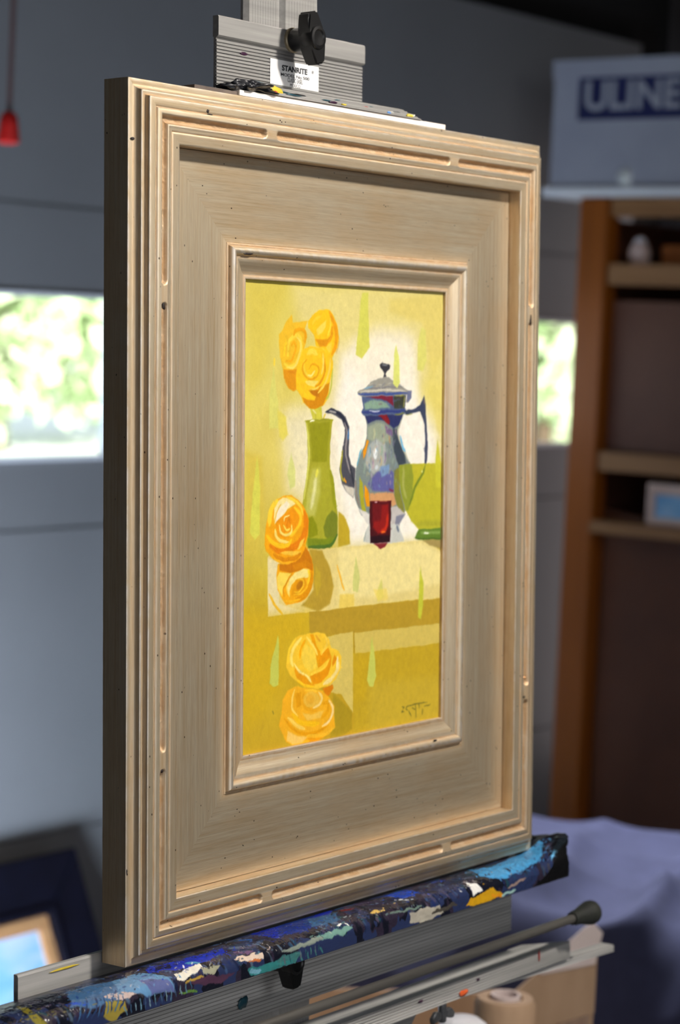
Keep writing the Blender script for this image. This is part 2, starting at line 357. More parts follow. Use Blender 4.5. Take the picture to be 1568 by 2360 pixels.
# outside
box('ground', (-30, YD + .15, -.14), (60, 60, -.04), M['drive'], kind='structure')
def tree(x, y, h, r, seed, label):
    rng = np.random.default_rng(seed); t = thing('leafy_bush', label, 'bush', (x, y, -.04), group='bushes outside the garage windows')
    n = 2600; d = rng.normal(size=(n, 3)); d /= np.linalg.norm(d, axis=1)[:, None]; rr = rng.random(n) ** .4
    c = np.array([0, 0, h * .5]) + d * rr[:, None] * np.array([r, r, h * .5]) * (0.85 + .3 * np.sin(d[:, :1] * 5 + seed))
    c[:, 2] = np.maximum(c[:, 2], .02)
    u = rng.normal(size=(n, 3)); u /= np.linalg.norm(u, axis=1)[:, None]; v = np.cross(u, rng.normal(size=(n, 3))); v /= np.linalg.norm(v, axis=1)[:, None]
    s = (.10 + .12 * rng.random(n))[:, None]
    V = np.stack([c - u * s, c + v * s * .45, c + u * s, c - v * s * .45], 1).reshape(-1, 3); me = bpy.data.meshes.new('foliage')
    me.from_pydata(V.tolist(), [], np.arange(4 * n).reshape(-1, 4).tolist()); add_obj('foliage', me, M['leaf'], t)
    bm = bmesh.new(); lathe(bm, [(.12, 0), (.09, h * .25), (.05, h * .6)], (0, 0, 0), (0, 0, 1), 8); from_bm('trunk', bm, M['bark'], t)
    for k in range(3):
        bm = bmesh.new(); an = k * 2.1 + seed; tube(bm, (0, 0, h * .2), (math.cos(an) * r * .5, math.sin(an) * r * .5, h * .6), .04, 6); from_bm('branch', bm, M['bark'], t)
for i, (x, y, h, r) in enumerate([(12.2, 16.6, 3.6, 1.4), (15.4, 16.4, 3.2, 1.45), (18.6, 17.4, 4.0, 1.5), (18.6, 11.6, 3.4, 1.45), (21.9, 13.4, 3.8, 1.6)]):
    tree(x, y, h, r, i + 3, ['broad sunlit bush seen at the far left of the left window', 'yellow-green bush in the middle of the left window', 'tall bush behind the right end of the left window', 'bright bush filling the right window beside the shelf', 'darker-edged bush at the right end of the right window'][i])

# ------------------------------------------------------------------ red release handle
t = thing('release_handle', 'red emergency pull handle hanging on a cord before the garage door', 'handle', (1.424, 1.62, 1.69))
bm = bmesh.new(); tube(bm, (0, 0, .02), (.012, 0, 1.03), .0042, 8); from_bm('cord', bm, M['cord'], t)
bm = bmesh.new(); lathe(bm, [(.008, .022), (.013, .016), (.0145, 0), (.0165, -.016), (.017, -.022), (.010, -.026)], (0, 0, 0), (0, 0, 1), 16); from_bm('grip', bm, M['red'], t, smooth=True)

# ------------------------------------------------------------------ leaning picture, lower left
PM = Matrix.Translation((1.7839, 1.79, 0.4946)) @ Matrix.Rotation(math.radians(-24), 4, 'X')
t = thing('leaning_picture', 'blue picture in a navy frame leaning on the garage door', 'picture', mat=PM)
PL = 0.535; PW = 0.62
def rail(name, pts, z0, z1, mat):
    bm = bmesh.new(); A = [bm.verts.new((x, z0, y)) for x, y in pts]; B = [bm.verts.new((x, z1, y)) for x, y in pts]; n = len(pts)
    for i in range(n): bm.faces.new((A[i], A[(i + 1) % n], B[(i + 1) % n], B[i]))
    bm.faces.new(A); bm.faces.new(B[::-1]); return from_bm(name, bm, mat, t, bevel=.003)
def ring(name, o, i, z0, z1, mat):
    (ox0, oy0, ox1, oy1), (ix0, iy0, ix1, iy1) = o, i
    rail(name, [(ox0, oy1), (ox1, oy1), (ix1, iy1), (ix0, iy1)], z0, z1, mat); rail(name, [(ox1, oy1), (ox1, oy0), (ix1, iy0), (ix1, iy1)], z0, z1, mat)
    rail(name, [(ox1, oy0), (ox0, oy0), (ix0, iy0), (ix1, iy0)], z0, z1, mat); rail(name, [(ox0, oy0), (ox0, oy1), (ix0, iy1), (ix0, iy0)], z0, z1, mat)
ring('frame_rail', (-PW, -PL, 0, 0), (-PW + .098, -PL + .098, -.098, -.098), -.012, .02, M['navyframe'])
ring('liner', (-PW + .098, -PL + .098, -.098, -.098), (-PW + .122, -PL + .122, -.122, -.122), -.006, .02, M['tanwood'])
ring('frame_bead', (-PW + .084, -PL + .084, -.084, -.084), (-PW + .098, -PL + .098, -.098, -.098), -.018, -.004, M['navyframe'])
box('picture_panel', (-PW + .118, .004, -PL + .118), (-.118, .012, -.118), M['bluepic'], t)

# ------------------------------------------------------------------ shelf unit along the right wall with what stands on it
XS = 3.03
t = thing('wooden_shelf', 'orange-brown wooden shelf unit along the right wall', 'shelf', (XS, 1.57, 0))
Y1, Y0, SD = 1.60, 0.30, .5
for x in (0, SD - .05):
    for y in (1.604, 0.30): box('post', (x, y - .068 - 1.57, 0), (x + .05, y - 1.57, 1.70), M['oak'], t, bevel=.003)
for z0, z1 in ((1.662, 1.70), (1.522, 1.566), (1.138, 1.178), (.12, .16)):
    box('rail', (.006, Y0 - 1.57, z0), (.028, Y1 - .068 - 1.57, z1), M['oakr'], t, bevel=.002)
    box('shelf_board', (.028, Y0 - 1.57, z1 - .022), (SD - .01, Y1 - .02 - 1.57, z1 - .004), M['oakr'], t, bevel=.002)
box('back_panel', (SD - .012, Y0 - 1.57, .1), (SD - .004, Y1 - 1.57, 1.68), M['hard'], t)
box('end_blocker', (.05, 1.584 - 1.57, .02), (SD - .05, 1.592 - 1.57, 1.66), M['hard'], t)  # added to block the view of the lit door through the gap
box('top_board', (.0, Y0 - 1.57, 1.702), (SD, 1.70 - 1.57, 1.722), M['trim'], t, bevel=.002)
box('hardboard_sheet', (XS + .035, .32, 1.180), (XS + .042, 1.53, 1.490), M['hard'], label='brown hardboard sheet standing on the middle board of the shelf', cat='board')
bm = bmesh.new(); prism(bm, [(.32, .162), (1.535, .162), (1.535, 1.055), (.32, .90)], XS + .053, XS + .060, 'x')
from_bm('backing_board', bm, M['dark_hard'], label='tall brown backing board with a slanting top edge in the lower shelf bay', cat='board')
box('wooden_tray', (XS + .06, .7, 1.566), (XS + .3, 1.44, 1.606), M['oak'], label='dark wooden tray on the second board of the shelf', cat='tray', bevel=.003)
t = thing('jar', 'small pale pink jar beside the shelf post', 'jar', (XS + .056, 1.488, 1.5625))
bm = bmesh.new(); lathe(bm, [(.014, 0), (.021, .008), (.023, .03), (.017, .046), (.012, .05)], (0, 0, 0), (0, 0, 1), 20); from_bm('body', bm, M['pot'], t, smooth=True)
bm = bmesh.new(); lathe(bm, [(.013, .05), (.013, .056), (.004, .062)], (0, 0, 0), (0, 0, 1), 16); from_bm('lid', bm, M['white'], t, smooth=True)
t = thing('light_bulb', 'small milky white bulb lying on top of the shelf unit', 'bulb', (XS + .02, 1.506, 1.722))
bm = bmesh.new(); lathe(bm, [(.004, .0), (.016, .006), (.021, .02), (.016, .034), (.008, .04)], (0, 0, 0), (0, 0, 1), 20); from_bm('glass_globe', bm, M['bulb'], t, smooth=True)
bm = bmesh.new(); lathe(bm, [(.008, .04), (.008, .052), (.003, .054)], (0, 0, 0), (0, 0, 1), 12); from_bm('screw_cap', bm, M['zinc'], t, smooth=True)
# small framed picture on the middle of the shelf
t = thing('small_picture', 'small pale blue picture in a pinkish wooden frame on the shelf', 'picture', (XS + .012, 1.415, 1.036))
for lo, hi in (((0, -.30, .062), (.014, 0, .084)), ((0, -.30, 0), (.014, 0, .014)), ((0, -.018, .014), (.014, 0, .062)), ((0, -.30, .014), (.014, -.282, .062))): box('frame_rail', lo, hi, M['pot'], t, bevel=.002)
box('picture_panel', (.006, -.284, .012), (.012, -.016, .064), M['bluepic'], t)
box('ledge_board', (XS - .02, .32, 1.010), (XS + .05, 1.53, 1.034), M['oakr'], label='pale ledge board across the shelf under the small picture', cat='board', bevel=.002)
# big white carton
t = thing('storage_carton', 'big white carton with a blue printed panel on top of the shelf unit', 'carton', (XS + .01, 1.690, 1.722))
bm = bmesh.new(); bm_box(bm, (0, -.62, .004), (.42, 0, .262)); from_bm('carton_body', bm, M['ubox'], t, bevel=.004)
box('carton_flap', (-.004, -.62, .225), (.0, 0, .262), M['ubox'], t)
pl = box('printed_panel', (-.0015, -.335, .138), (-.0003, -.064, .228), M['navy'], t)
def text(name, body, size, parent, mtx, mat, sx=1.0, ext=.0001, bold=0.0, align='CENTER'):
    c = bpy.data.curves.new(name, 'FONT'); c.body = body; c.size = size; c.extrude = ext; c.align_x = align; c.align_y = 'CENTER'; c.offset = bold
    tmp = bpy.data.objects.new(name, c); COL.objects.link(tmp); dg = bpy.context.evaluated_depsgraph_get(); dg.update()
    me = bpy.data.meshes.new_from_object(tmp.evaluated_get(dg)); bpy.data.objects.remove(tmp); me.materials.clear()
    o = add_obj(name, me, mat, parent); o.matrix_local = mtx @ Matrix.Diagonal((sx, 1, 1, 1)); return o
# letters run from the far end (left in the photo) to the near end
TM = Matrix(((0, 0, -1, -.0022), (-1, 0, 0, -.192), (0, 1, 0, .184), (0, 0, 0, 1)))
text('lettering', 'ULINE', .082, pl, TM, M['ubox'], 1.02, .0003, .0022)

# ------------------------------------------------------------------ draped cloth, lower right
def cloth():
    hu, hf = .66, .27; n, m = 260, 160; a = np.linspace(-hu - .75, hu + .75, n)[:, None] + 0 * np.zeros((n, m)); b = np.linspace(-hf - .75, hf + .75, m)[None, :] + np.zeros((n, m))
    ca, cb = np.clip(a, -hu, hu), np.clip(b, -hf, hf); da, db = a - ca, b - cb; d = np.hypot(da, db); r = .05
    ang = np.arctan2(db, da + 1e-9); out = r * (1 - np.exp(-d / r)) ; drop = np.maximum(0, d - out * .75)
    s = a - b * .4; fold = .030 * np.sin(s * 17 + 1.2 * np.sin(b * 6)) * np.clip(d / .25, 0, 1) + .012 * np.sin(s * 31 + 2) * np.clip(d / .3, 0, 1)
    out = out + np.where(d > 0, fold + .16 * np.clip(d, 0, .6), 0)
    X = ca + np.cos(ang) * out * (d > 0); Y = cb + np.sin(ang) * out * (d > 0)
    w = b * .9 - a * .62
    w = a * .92 - b * .40; rng = np.random.default_rng(8); nz = fbm(n, m, 9, 7, rng, 3) - .5
    rd = 1 - np.abs(np.sin(w * 21 + 3.2 * nz + .8)); rd2 = 1 - np.abs(np.sin((a * .55 + b * .8) * 17 + 3 * nz))
    q = np.clip(.75 - b / hf * .6, .25, 1)
    Z = .690 - .03 * a - drop + q * (.034 * rd ** 1.5 + .018 * rd2 ** 2 + .035 * nz) * np.exp(-d * 3) + .030 * np.exp(-((a + .34) / .12) ** 2 - ((b - .2) / .2) ** 2)
    Z = np.maximum(Z, .004 + .006 * np.sin(a * 40) ** 2)
    return np.stack([X, Y, Z], -1)
f = Vector((.789, .609, 0)).normalized(); rgt = Vector((f.y, -f.x, 0))
ctr = Vector((-.921, -.854, 0)) + f * 2.94 + rgt * .52
CM = Matrix(((rgt.x, f.x, 0, ctr.x), (rgt.y, f.y, 0, ctr.y), (0, 0, 1, 0), (0, 0, 0, 1)))
o = add_obj('draped_blanket', grid_mesh('draped_blanket', cloth()), M['cloth'], label='dusty blue blanket draped in folds behind the cardboard box', cat='blanket'); o.matrix_world = CM

# ------------------------------------------------------------------ cardboard box, paper roll and white tube, lower right
BM = Matrix.Translation((0.951, 0.246, 0)) @ Matrix.Rotation(math.radians(-50), 4, 'Z')
t = thing('cardboard_box', 'tall brown cardboard box with one flap raised in front of the blanket', 'box', mat=BM)
bw, bd, bh, th = .40, .22, .792, .004
for lo, hi in (((-bw, 0, 0), (0, th, bh - .10)), ((-bw, bd - th, 0), (0, bd, bh - .10)), ((-bw, th, 0), (-bw + th, bd - th, bh - .08)), ((-th, th, 0), (0, bd - th, bh - .05))): box('side_panel', lo, hi, M['kraft'], t)
box('base_panel', (-bw + th, th, .0), (-th, bd - th, th), M['kraft'], t)
bm = bmesh.new(); prism(bm, [(0, bh - .05), (.0, bh + .034), (-.006, bh + .038), (-.012, bh + .034), (-.10, bh - .050), (-.15, bh - .10)], -.002, .002, 'y'); from_bm('flap', bm, [M['kraft']], t)
bm = bmesh.new(); prism(bm, [(.004, bh + .032), (-.006, bh + .042), (-.014, bh + .037), (-.06, bh - .008), (-.055, bh - .012), (-.002, bh + .0)], -.004, -.002, 'y'); from_bm('flap_edge', bm, M['kraft_in'], t, label='pale torn edge of the raised flap')
t = thing('paper_roll', 'standing roll of brown kraft paper left of the cardboard box', 'paper roll', (.735, .212, 0))
bm = bmesh.new(); lathe(bm, [(.028, 0), (.028, .806), (.025, .812), (.016, .812), (.014, .80), (.014, .3)], (0, 0, 0), (0, 0, 1), 32); from_bm('paper', bm, M['kraft'], t, smooth=True)
bm = bmesh.new(); lathe(bm, [(.0135, .45), (.0135, .815), (.0115, .815), (.0115, .45)], (0, 0, 0), (0, 0, 1), 24); from_bm('core_tube', bm, M['kraft_in'], t, smooth=True)
t = thing('white_tube', 'white plastic tube with a rounded cap at the bottom edge', 'tube', (.588, .158, 0))
bm = bmesh.new(); lathe(bm, [(.0215, 0), (.0215, .81)], (0, 0, 0), (0, 0, 1), 32); from_bm('barrel', bm, M['white'], t, smooth=True)
bm = bmesh.new(); lathe(bm, [(.0225, .79), (.0225, .826), (.020, .833), (.013, .838), (.0, .839)], (0, 0, 0), (0, 0, 1), 32); from_bm('cap', bm, M['white'], t, smooth=True)

# ------------------------------------------------------------------ easel
E = thing('easel', 'paint-smeared aluminium easel holding the gold framed painting', 'easel', mat=EASEL)
def ribs(y0, y1, z, pitch=.0021, depth=.0008, cut=.64):
    pts = []; y = y0
    while y < y1 - pitch * .5:
        pts += [(y, z), (y + pitch * cut, z), (y + pitch * (cut + .08), z - depth), (y + pitch * .93, z - depth)]; y += pitch
    return pts + [(y1, z)]
# mast: two ribbed uprights with a groove between
for x0, x1 in ((.1402, .1738), (.1758, .2122)):
    bm = bmesh.new(); pf = [(x0, -.0365), (x0, -.0345), (x0 + .0022, -.0312)]
    n = 11
    for k in range(n):
        xa = x0 + .003 + (x1 - x0 - .006) * k / n; dx = (x1 - x0 - .006) / n; pf += [(xa, -.0312), (xa + dx * .8, -.0312), (xa + dx * .85, -.03135), (xa + dx * .97, -.03135)]
    pf += [(x1 - .0022, -.0312), (x1, -.0345), (x1, -.0365)]
    prism(bm, [(a, b_) for a, b_ in pf], -.16, .78, 'y'); bmesh.ops.recalc_face_normals(bm, faces=bm.faces); from_bm('mast', bm, M['alu'], E)
# upper clamp plate with its smooth folded band
bm = bmesh.new(); prism(bm, [(.5145, -.0305)] + ribs(.5145, .549, -.028) + [(.549, -.0305)], .1080, .2548, 'x'); from_bm('clamp_plate', bm, M['alu'], E)
bm = bmesh.new(); prism(bm, [(.5488, -.0308), (.5488, -.0272), (.5498, -.0262), (.5608, -.0262), (.5617, -.0268), (.5617, -.0308)], .1076, .2552, 'x'); from_bm('clamp_band', bm, M['alu'], E)
# clamp lip over the top of the frame
bm = bmesh.new(); lipf = [(.5138, -.0300), (.5138, .0005)]
for k in range(6): lipf += [(.5138 + .0012 * k + .0001, .0006 - .0021 * k), (.5138 + .0012 * k + .00075, .0004 - .0021 * k), (.5138 + .0012 * k + .0008, -.0022 - .0021 * k), (.5138 + .0012 * k + .0012, -.0022 - .0021 * k)]
lipf += [(.5214, -.0125), (.5216, -.0300)]
prism(bm, lipf, .1290, .2830, 'x'); bmesh.ops.recalc_face_normals(bm, faces=bm.faces)
for v in bm.verts:
    if v.co.x > .28: v.co.x -= (v.co.y - .5138) * .9
from_bm('clamp_lip', bm, M['alu'], E)
def daub(cx, cy, cz, sx, sy, sz, seed, sub=3):
    bm = bmesh.new(); bmesh.ops.create_icosphere(bm, subdivisions=sub, radius=1.0); rng = random.Random(seed); ph = [rng.random() * 6 for _ in range(6)]
    for v in bm.verts:
        c = v.co; nq = noise_at(c * 2.3 + Vector((seed, 0, 0))) * .38 + noise_at(c * 6 + Vector((0, seed, 0))) * .16; k = 1 + nq + .16 * math.sin(c.x * 5 + ph[0]) * math.cos(c.y * 4 + ph[1]) + .10 * math.sin(c.z * 9 + c.x * 7 + ph[2]); v.co = Vector((cx + c.x * sx * k, cy + c.y * sy * k, cz + c.z * sz * k))
    return bm
def paint_mat(name, c, rough=.35): return simple(name, c, tuple(min(255, v + 14) for v in c), nscale=200, rough=rough)
M['pblack'] = paint_mat('black_oil', (16, 17, 22)); M['pyel'] = paint_mat('yellow_oil', (196, 172, 50)); M['pred'] = paint_mat('red_oil', (150, 40, 34)); M['pblue'] = paint_mat('blue_oil', (60, 120, 190)); M['pteal'] = paint_mat('teal_oil', (26, 66, 78)); M['ppur'] = paint_mat('violet_oil', (52, 24, 48)); M['pwhite'] = paint_mat('pale_oil', (206, 206, 196)); M['porange'] = paint_mat('orange_oil', (226, 96, 44))
from_bm('dried_paint', daub(.1145, .5170, -.006, .0170, .0040, .009, 1, 4), M['pblack'], E, smooth='all', label='thick black dried paint on the clamp lip')
from_bm('dried_paint', daub(.0935, .5150, -.006, .0075, .0020, .006, 2), M['pblack'], E, smooth='all', label='small black paint lump')
for i, (x, y, z, sx, sy, k) in enumerate([(.1352, .5168, -.0030, .0070, .0030, 'pyel'), (.1300, .5150, .0006, .0020, .0012, 'pred'), (.1180, .5200, -.004, .007, .0012, 'pteal'), (.1250, .5195, -.003, .004, .0010, 'pwhite'), (.150, .5160, -.0018, .008, .0005, 'pteal'), (.158, .5172, -.0040, .009, .0005, 'pblack'), (.144, .5172, -.0040, .006, .0005, 'pteal'), (.1895, .5156, -.0012, .0042, .0009, 'ppur'), (.186, .5166, -.003, .006, .0005, 'pteal'), (.200, .5153, -.0008, .0025, .0007, 'pyel'), (.206, .5195, -.0098, .0035, .0005, 'pteal'), (.202, .5188, -.008, .003, .0004, 'pteal'), (.228, .5170, -.0045, .003, .0005, 'pred'), (.236, .5180, -.0065, .004, .0004, 'pteal'), (.2475, .5150, -.0002, .0022, .0009, 'pblue'), (.252, .5160, -.002, .003, .0005, 'pwhite'), (.262, .5172, -.0045, .004, .0005, 'pblack'), (.272, .5155, -.001, .004, .0012, 'pyel'), (.277, .5163, -.003, .003, .001, 'pwhite')]):
    from_bm('paint_daub', daub(x, y, z, sx, sy, .0008, i + 10, 2), M[k], E, smooth='all')
from_bm('paint_daub', daub(.1335, .5415, -.0279, .0036, .0011, .0003, 40, 2), M['ppur'], E, smooth='all')
# sticker
lb = box('label_sticker', (.1590, .5262, -.02795), (.2078, .5420, -.02765), M['sticker'], E)
def tm(x, y, z): return Matrix.Translation((x, y, z))
text('lettering', 'STANRITE', .0047, lb, tm(.1832, .5372, -.0276), M['ink'], 1.22, .00005, .00022)
text('lettering', '\u00ae', .0030, lb, tm(.2016, .5378, -.0276), M['ink'], 1, .00005)
text('lettering', 'MODEL No 500', .0027, lb, tm(.1836, .5331, -.0276), M['ink'], 1.60, .00005, .00006)
text('lettering', 'CLASSIC EASEL', .0040, lb, tm(.1838, .5303, -.0276), M['ink'], .58, .00005, .00003)
text('lettering', 'MEXICO', .0030, lb, tm(.1838, .5273, -.0276), M['ink'], .95, .00005)
# black wing knobs
def knob(cx, cy, z0, ang, span, down=1.0):
    k = bpy.data.objects.new('clamp_knob', None); COL.objects.link(k); k.parent = E; k.location = (cx, cy, z0); k.rotation_euler = (0, 0, ang); k['label'] = 'black wing knob'
    bm = bmesh.new(); lathe(bm, [(.0080, 0), (.0080, .0014), (.0074, .0020)], (0, 0, 0), (0, 0, 1), 24); from_bm('washer', bm, M['brass'], k, smooth=True)
    bm = bmesh.new(); lathe(bm, [(.0068, .0020), (.0074, .0032), (.0070, .0125), (.0078, .0145), (.0078, .0205), (.0070, .0218), (.0052, .0221), (.0044, .0212), (.0, .0208)], (0, 0, 0), (0, 0, 1), 28); from_bm('hub', bm, M['black'], k, smooth=True)
    out = [(.0066, .0058), (.0054, span - .003), (.0040, span), (-.0040, span), (-.0054, span - .003), (-.0066, .0058), (-.0066, -.0058), (-.0054, -span * down + .003), (-.0040, -span * down), (.0040, -span * down), (.0054, -span * down + .003), (.0066, -.0058)]
    bm = bmesh.new(); prism(bm, out, .0110, .0206, 'z'); from_bm('wing', bm, M['black'], k, smooth=True, bevel=.0012, segs=3)
knob(.1787, .5553, -.0262, math.radians(14), .0165)
knob(.1560, -.0290, -.0195, math.radians(4), .0165)
# lower plate, tray and paint-covered ledge
bm = bmesh.new(); prism(bm, [(-.0640, -.0235)] + ribs(-.0640, -.020, -.0200, .0024, .0010, .58) + [(.0045, -.0200), (.0058, -.0207), (.0058, -.0235)], -.0660, .4355, 'x'); from_bm('tray_plate', bm, M['alu_lit'], E)
def ledge():
    nx, nv = 1180, 104
    pz = [(-.0190, -.0075), (-.006, -.0070), (0, -.0016), (.010, -.0015)] + [(.010 + .016 * math.sin(math.radians(t_)), -.0015 - .009 * (1 - math.cos(math.radians(t_)))) for t_ in range(10, 91, 10)] + [(.0262, -.018)]
    pz = np.array(pz); sg = np.r_[0, np.cumsum(np.hypot(*np.diff(pz, axis=0).T))]; sv = np.linspace(.0005, sg[-1], nv)
    z = np.interp(sv, sg, pz[:, 0]); y = np.interp(sv, sg, pz[:, 1])
    cv = Canvas(-1225, 4425, nx, 0, sg[-1] * 1e4 - 9, nv, 21); rng = np.random.default_rng(4)
    big = fbm(nv, nx, 3, 40, rng, 4)[..., None]; b2 = fbm(nv, nx, 4, 60, rng, 4)[..., None]
    cv.C[:] = np.where(big > .55, (40, 50, 84), np.where(b2 > .52, (44, 38, 54), (20, 22, 34))); cv.Ht[:] = big[..., 0]
    pal = [(26, 40, 90), (60, 84, 120), (48, 36, 56), (18, 18, 26), (70, 66, 70), (30, 60, 90), (84, 74, 96), (20, 30, 60), (90, 110, 130), (30, 70, 80)]
    for k in range(520):
        x_ = rng.uniform(-1200, 4400); v_ = rng.uniform(190, 460); l_ = rng.uniform(20, 110); an = rng.normal(0, .5) if v_ < 400 else 1.4
        cv.op('s', pal[rng.integers(len(pal))], rng.uniform(6, 20), rng.uniform(4, 16), .8, [(x_, v_), (x_ + l_ * math.cos(an), v_ + l_ * math.sin(an) * .7)], 18)
    cv.run(LEDGE, wob=34.0, relief=1.5, dry=.5)
    for k in range(1700):                                       # smears that drag one colour into the next
        x_ = rng.uniform(-1190, 4300); v_ = rng.uniform(215, 455); i_ = int(np.clip((x_ + 1225) / 5650 * nx + rng.normal(0, 18), 0, nx - 1)); j_ = int(np.clip(v_ / (sg[-1] * 1e4) * nv + rng.normal(0, 6), 0, nv - 1))
        l_ = rng.uniform(10, 46); an = rng.normal(-.3, .6)
        cv.op('s', cv.C[j_, i_] * rng.uniform(.8, 1.2), 4, rng.uniform(1.6, 6), .85, [(x_, v_), (x_ + l_ * math.cos(an), v_ + l_ * math.sin(an) * .8)], 12, relief=1.8)
    for k in range(420):                                        # thin dry-brush ticks and crumbs of paint
        x_ = rng.uniform(-1200, 4400); v_ = rng.uniform(200, 460); c_ = [(170, 180, 190), (120, 140, 160), (200, 190, 170), (90, 120, 150), (14, 14, 20)][rng.integers(5)]
        cv.op('s', c_, 3, rng.uniform(.8, 2.4), .9, [(x_, v_), (x_ + rng.normal(0, 10), v_ + rng.uniform(2, 16))], 10)
    en = (np.linspace(-.1225, .4425, nx)[None, :] + (fbm(nv, nx, 6, 60, rng, 3) - .5) * .02 - .424) / .006; en = np.clip(en, 0, 1)[..., None] * .9; cv.C = cv.C * (1 - en) + np.array([17, 17, 19]) * en
    hh = cv.Ht * .00032 + (fbm(nv, nx, 20, 120, rng, 4) - .5) * .0007 + cv.fine * .00010
    fade = np.clip((sv - .021) / .006, 0, 1)[:, None]; hh *= fade
    dz = np.gradient(z); dy = np.gradient(y); l_ = np.hypot(dz, dy); nz, ny = -dy / l_, dz / l_
    X = (np.linspace(-.1225, .4425, nx))[None, :] + np.zeros((nv, nx)); t_ = np.clip((X - .405) / .03, 0, 1); t_ = t_ * t_ * (3 - 2 * t_)
    t2 = np.clip((X - .36) / .08, 0, 1); X = X + t2 * t2 * .030 * np.clip((.026 - z[:, None]) / .022, 0, 1) - .004 * t2; edge = (fbm(nv, nx, 8, 2, rng, 3)[:, -1:] - .5) * .008; X = X + np.where(X > .43, (X - .43) / .0125 * edge, 0)
    P = np.stack([X, y[:, None] + ny[:, None] * hh + t_ * .011 * (1 - sv / sg[-1])[:, None] ** .6, z[:, None] + nz[:, None] * hh], -1)
    me = grid_mesh('ledge', P[:, ::-1], color=lin(np.clip(cv.C, 4, 250))[:, ::-1])
    o_ = add_obj('ledge', me, M['oil2'], E, label='ledge caked with blue, black and white oil paint')
    s_ = o_.modifiers.new('thickness', 'SOLIDIFY'); s_.thickness = .0022; s_.offset = -1
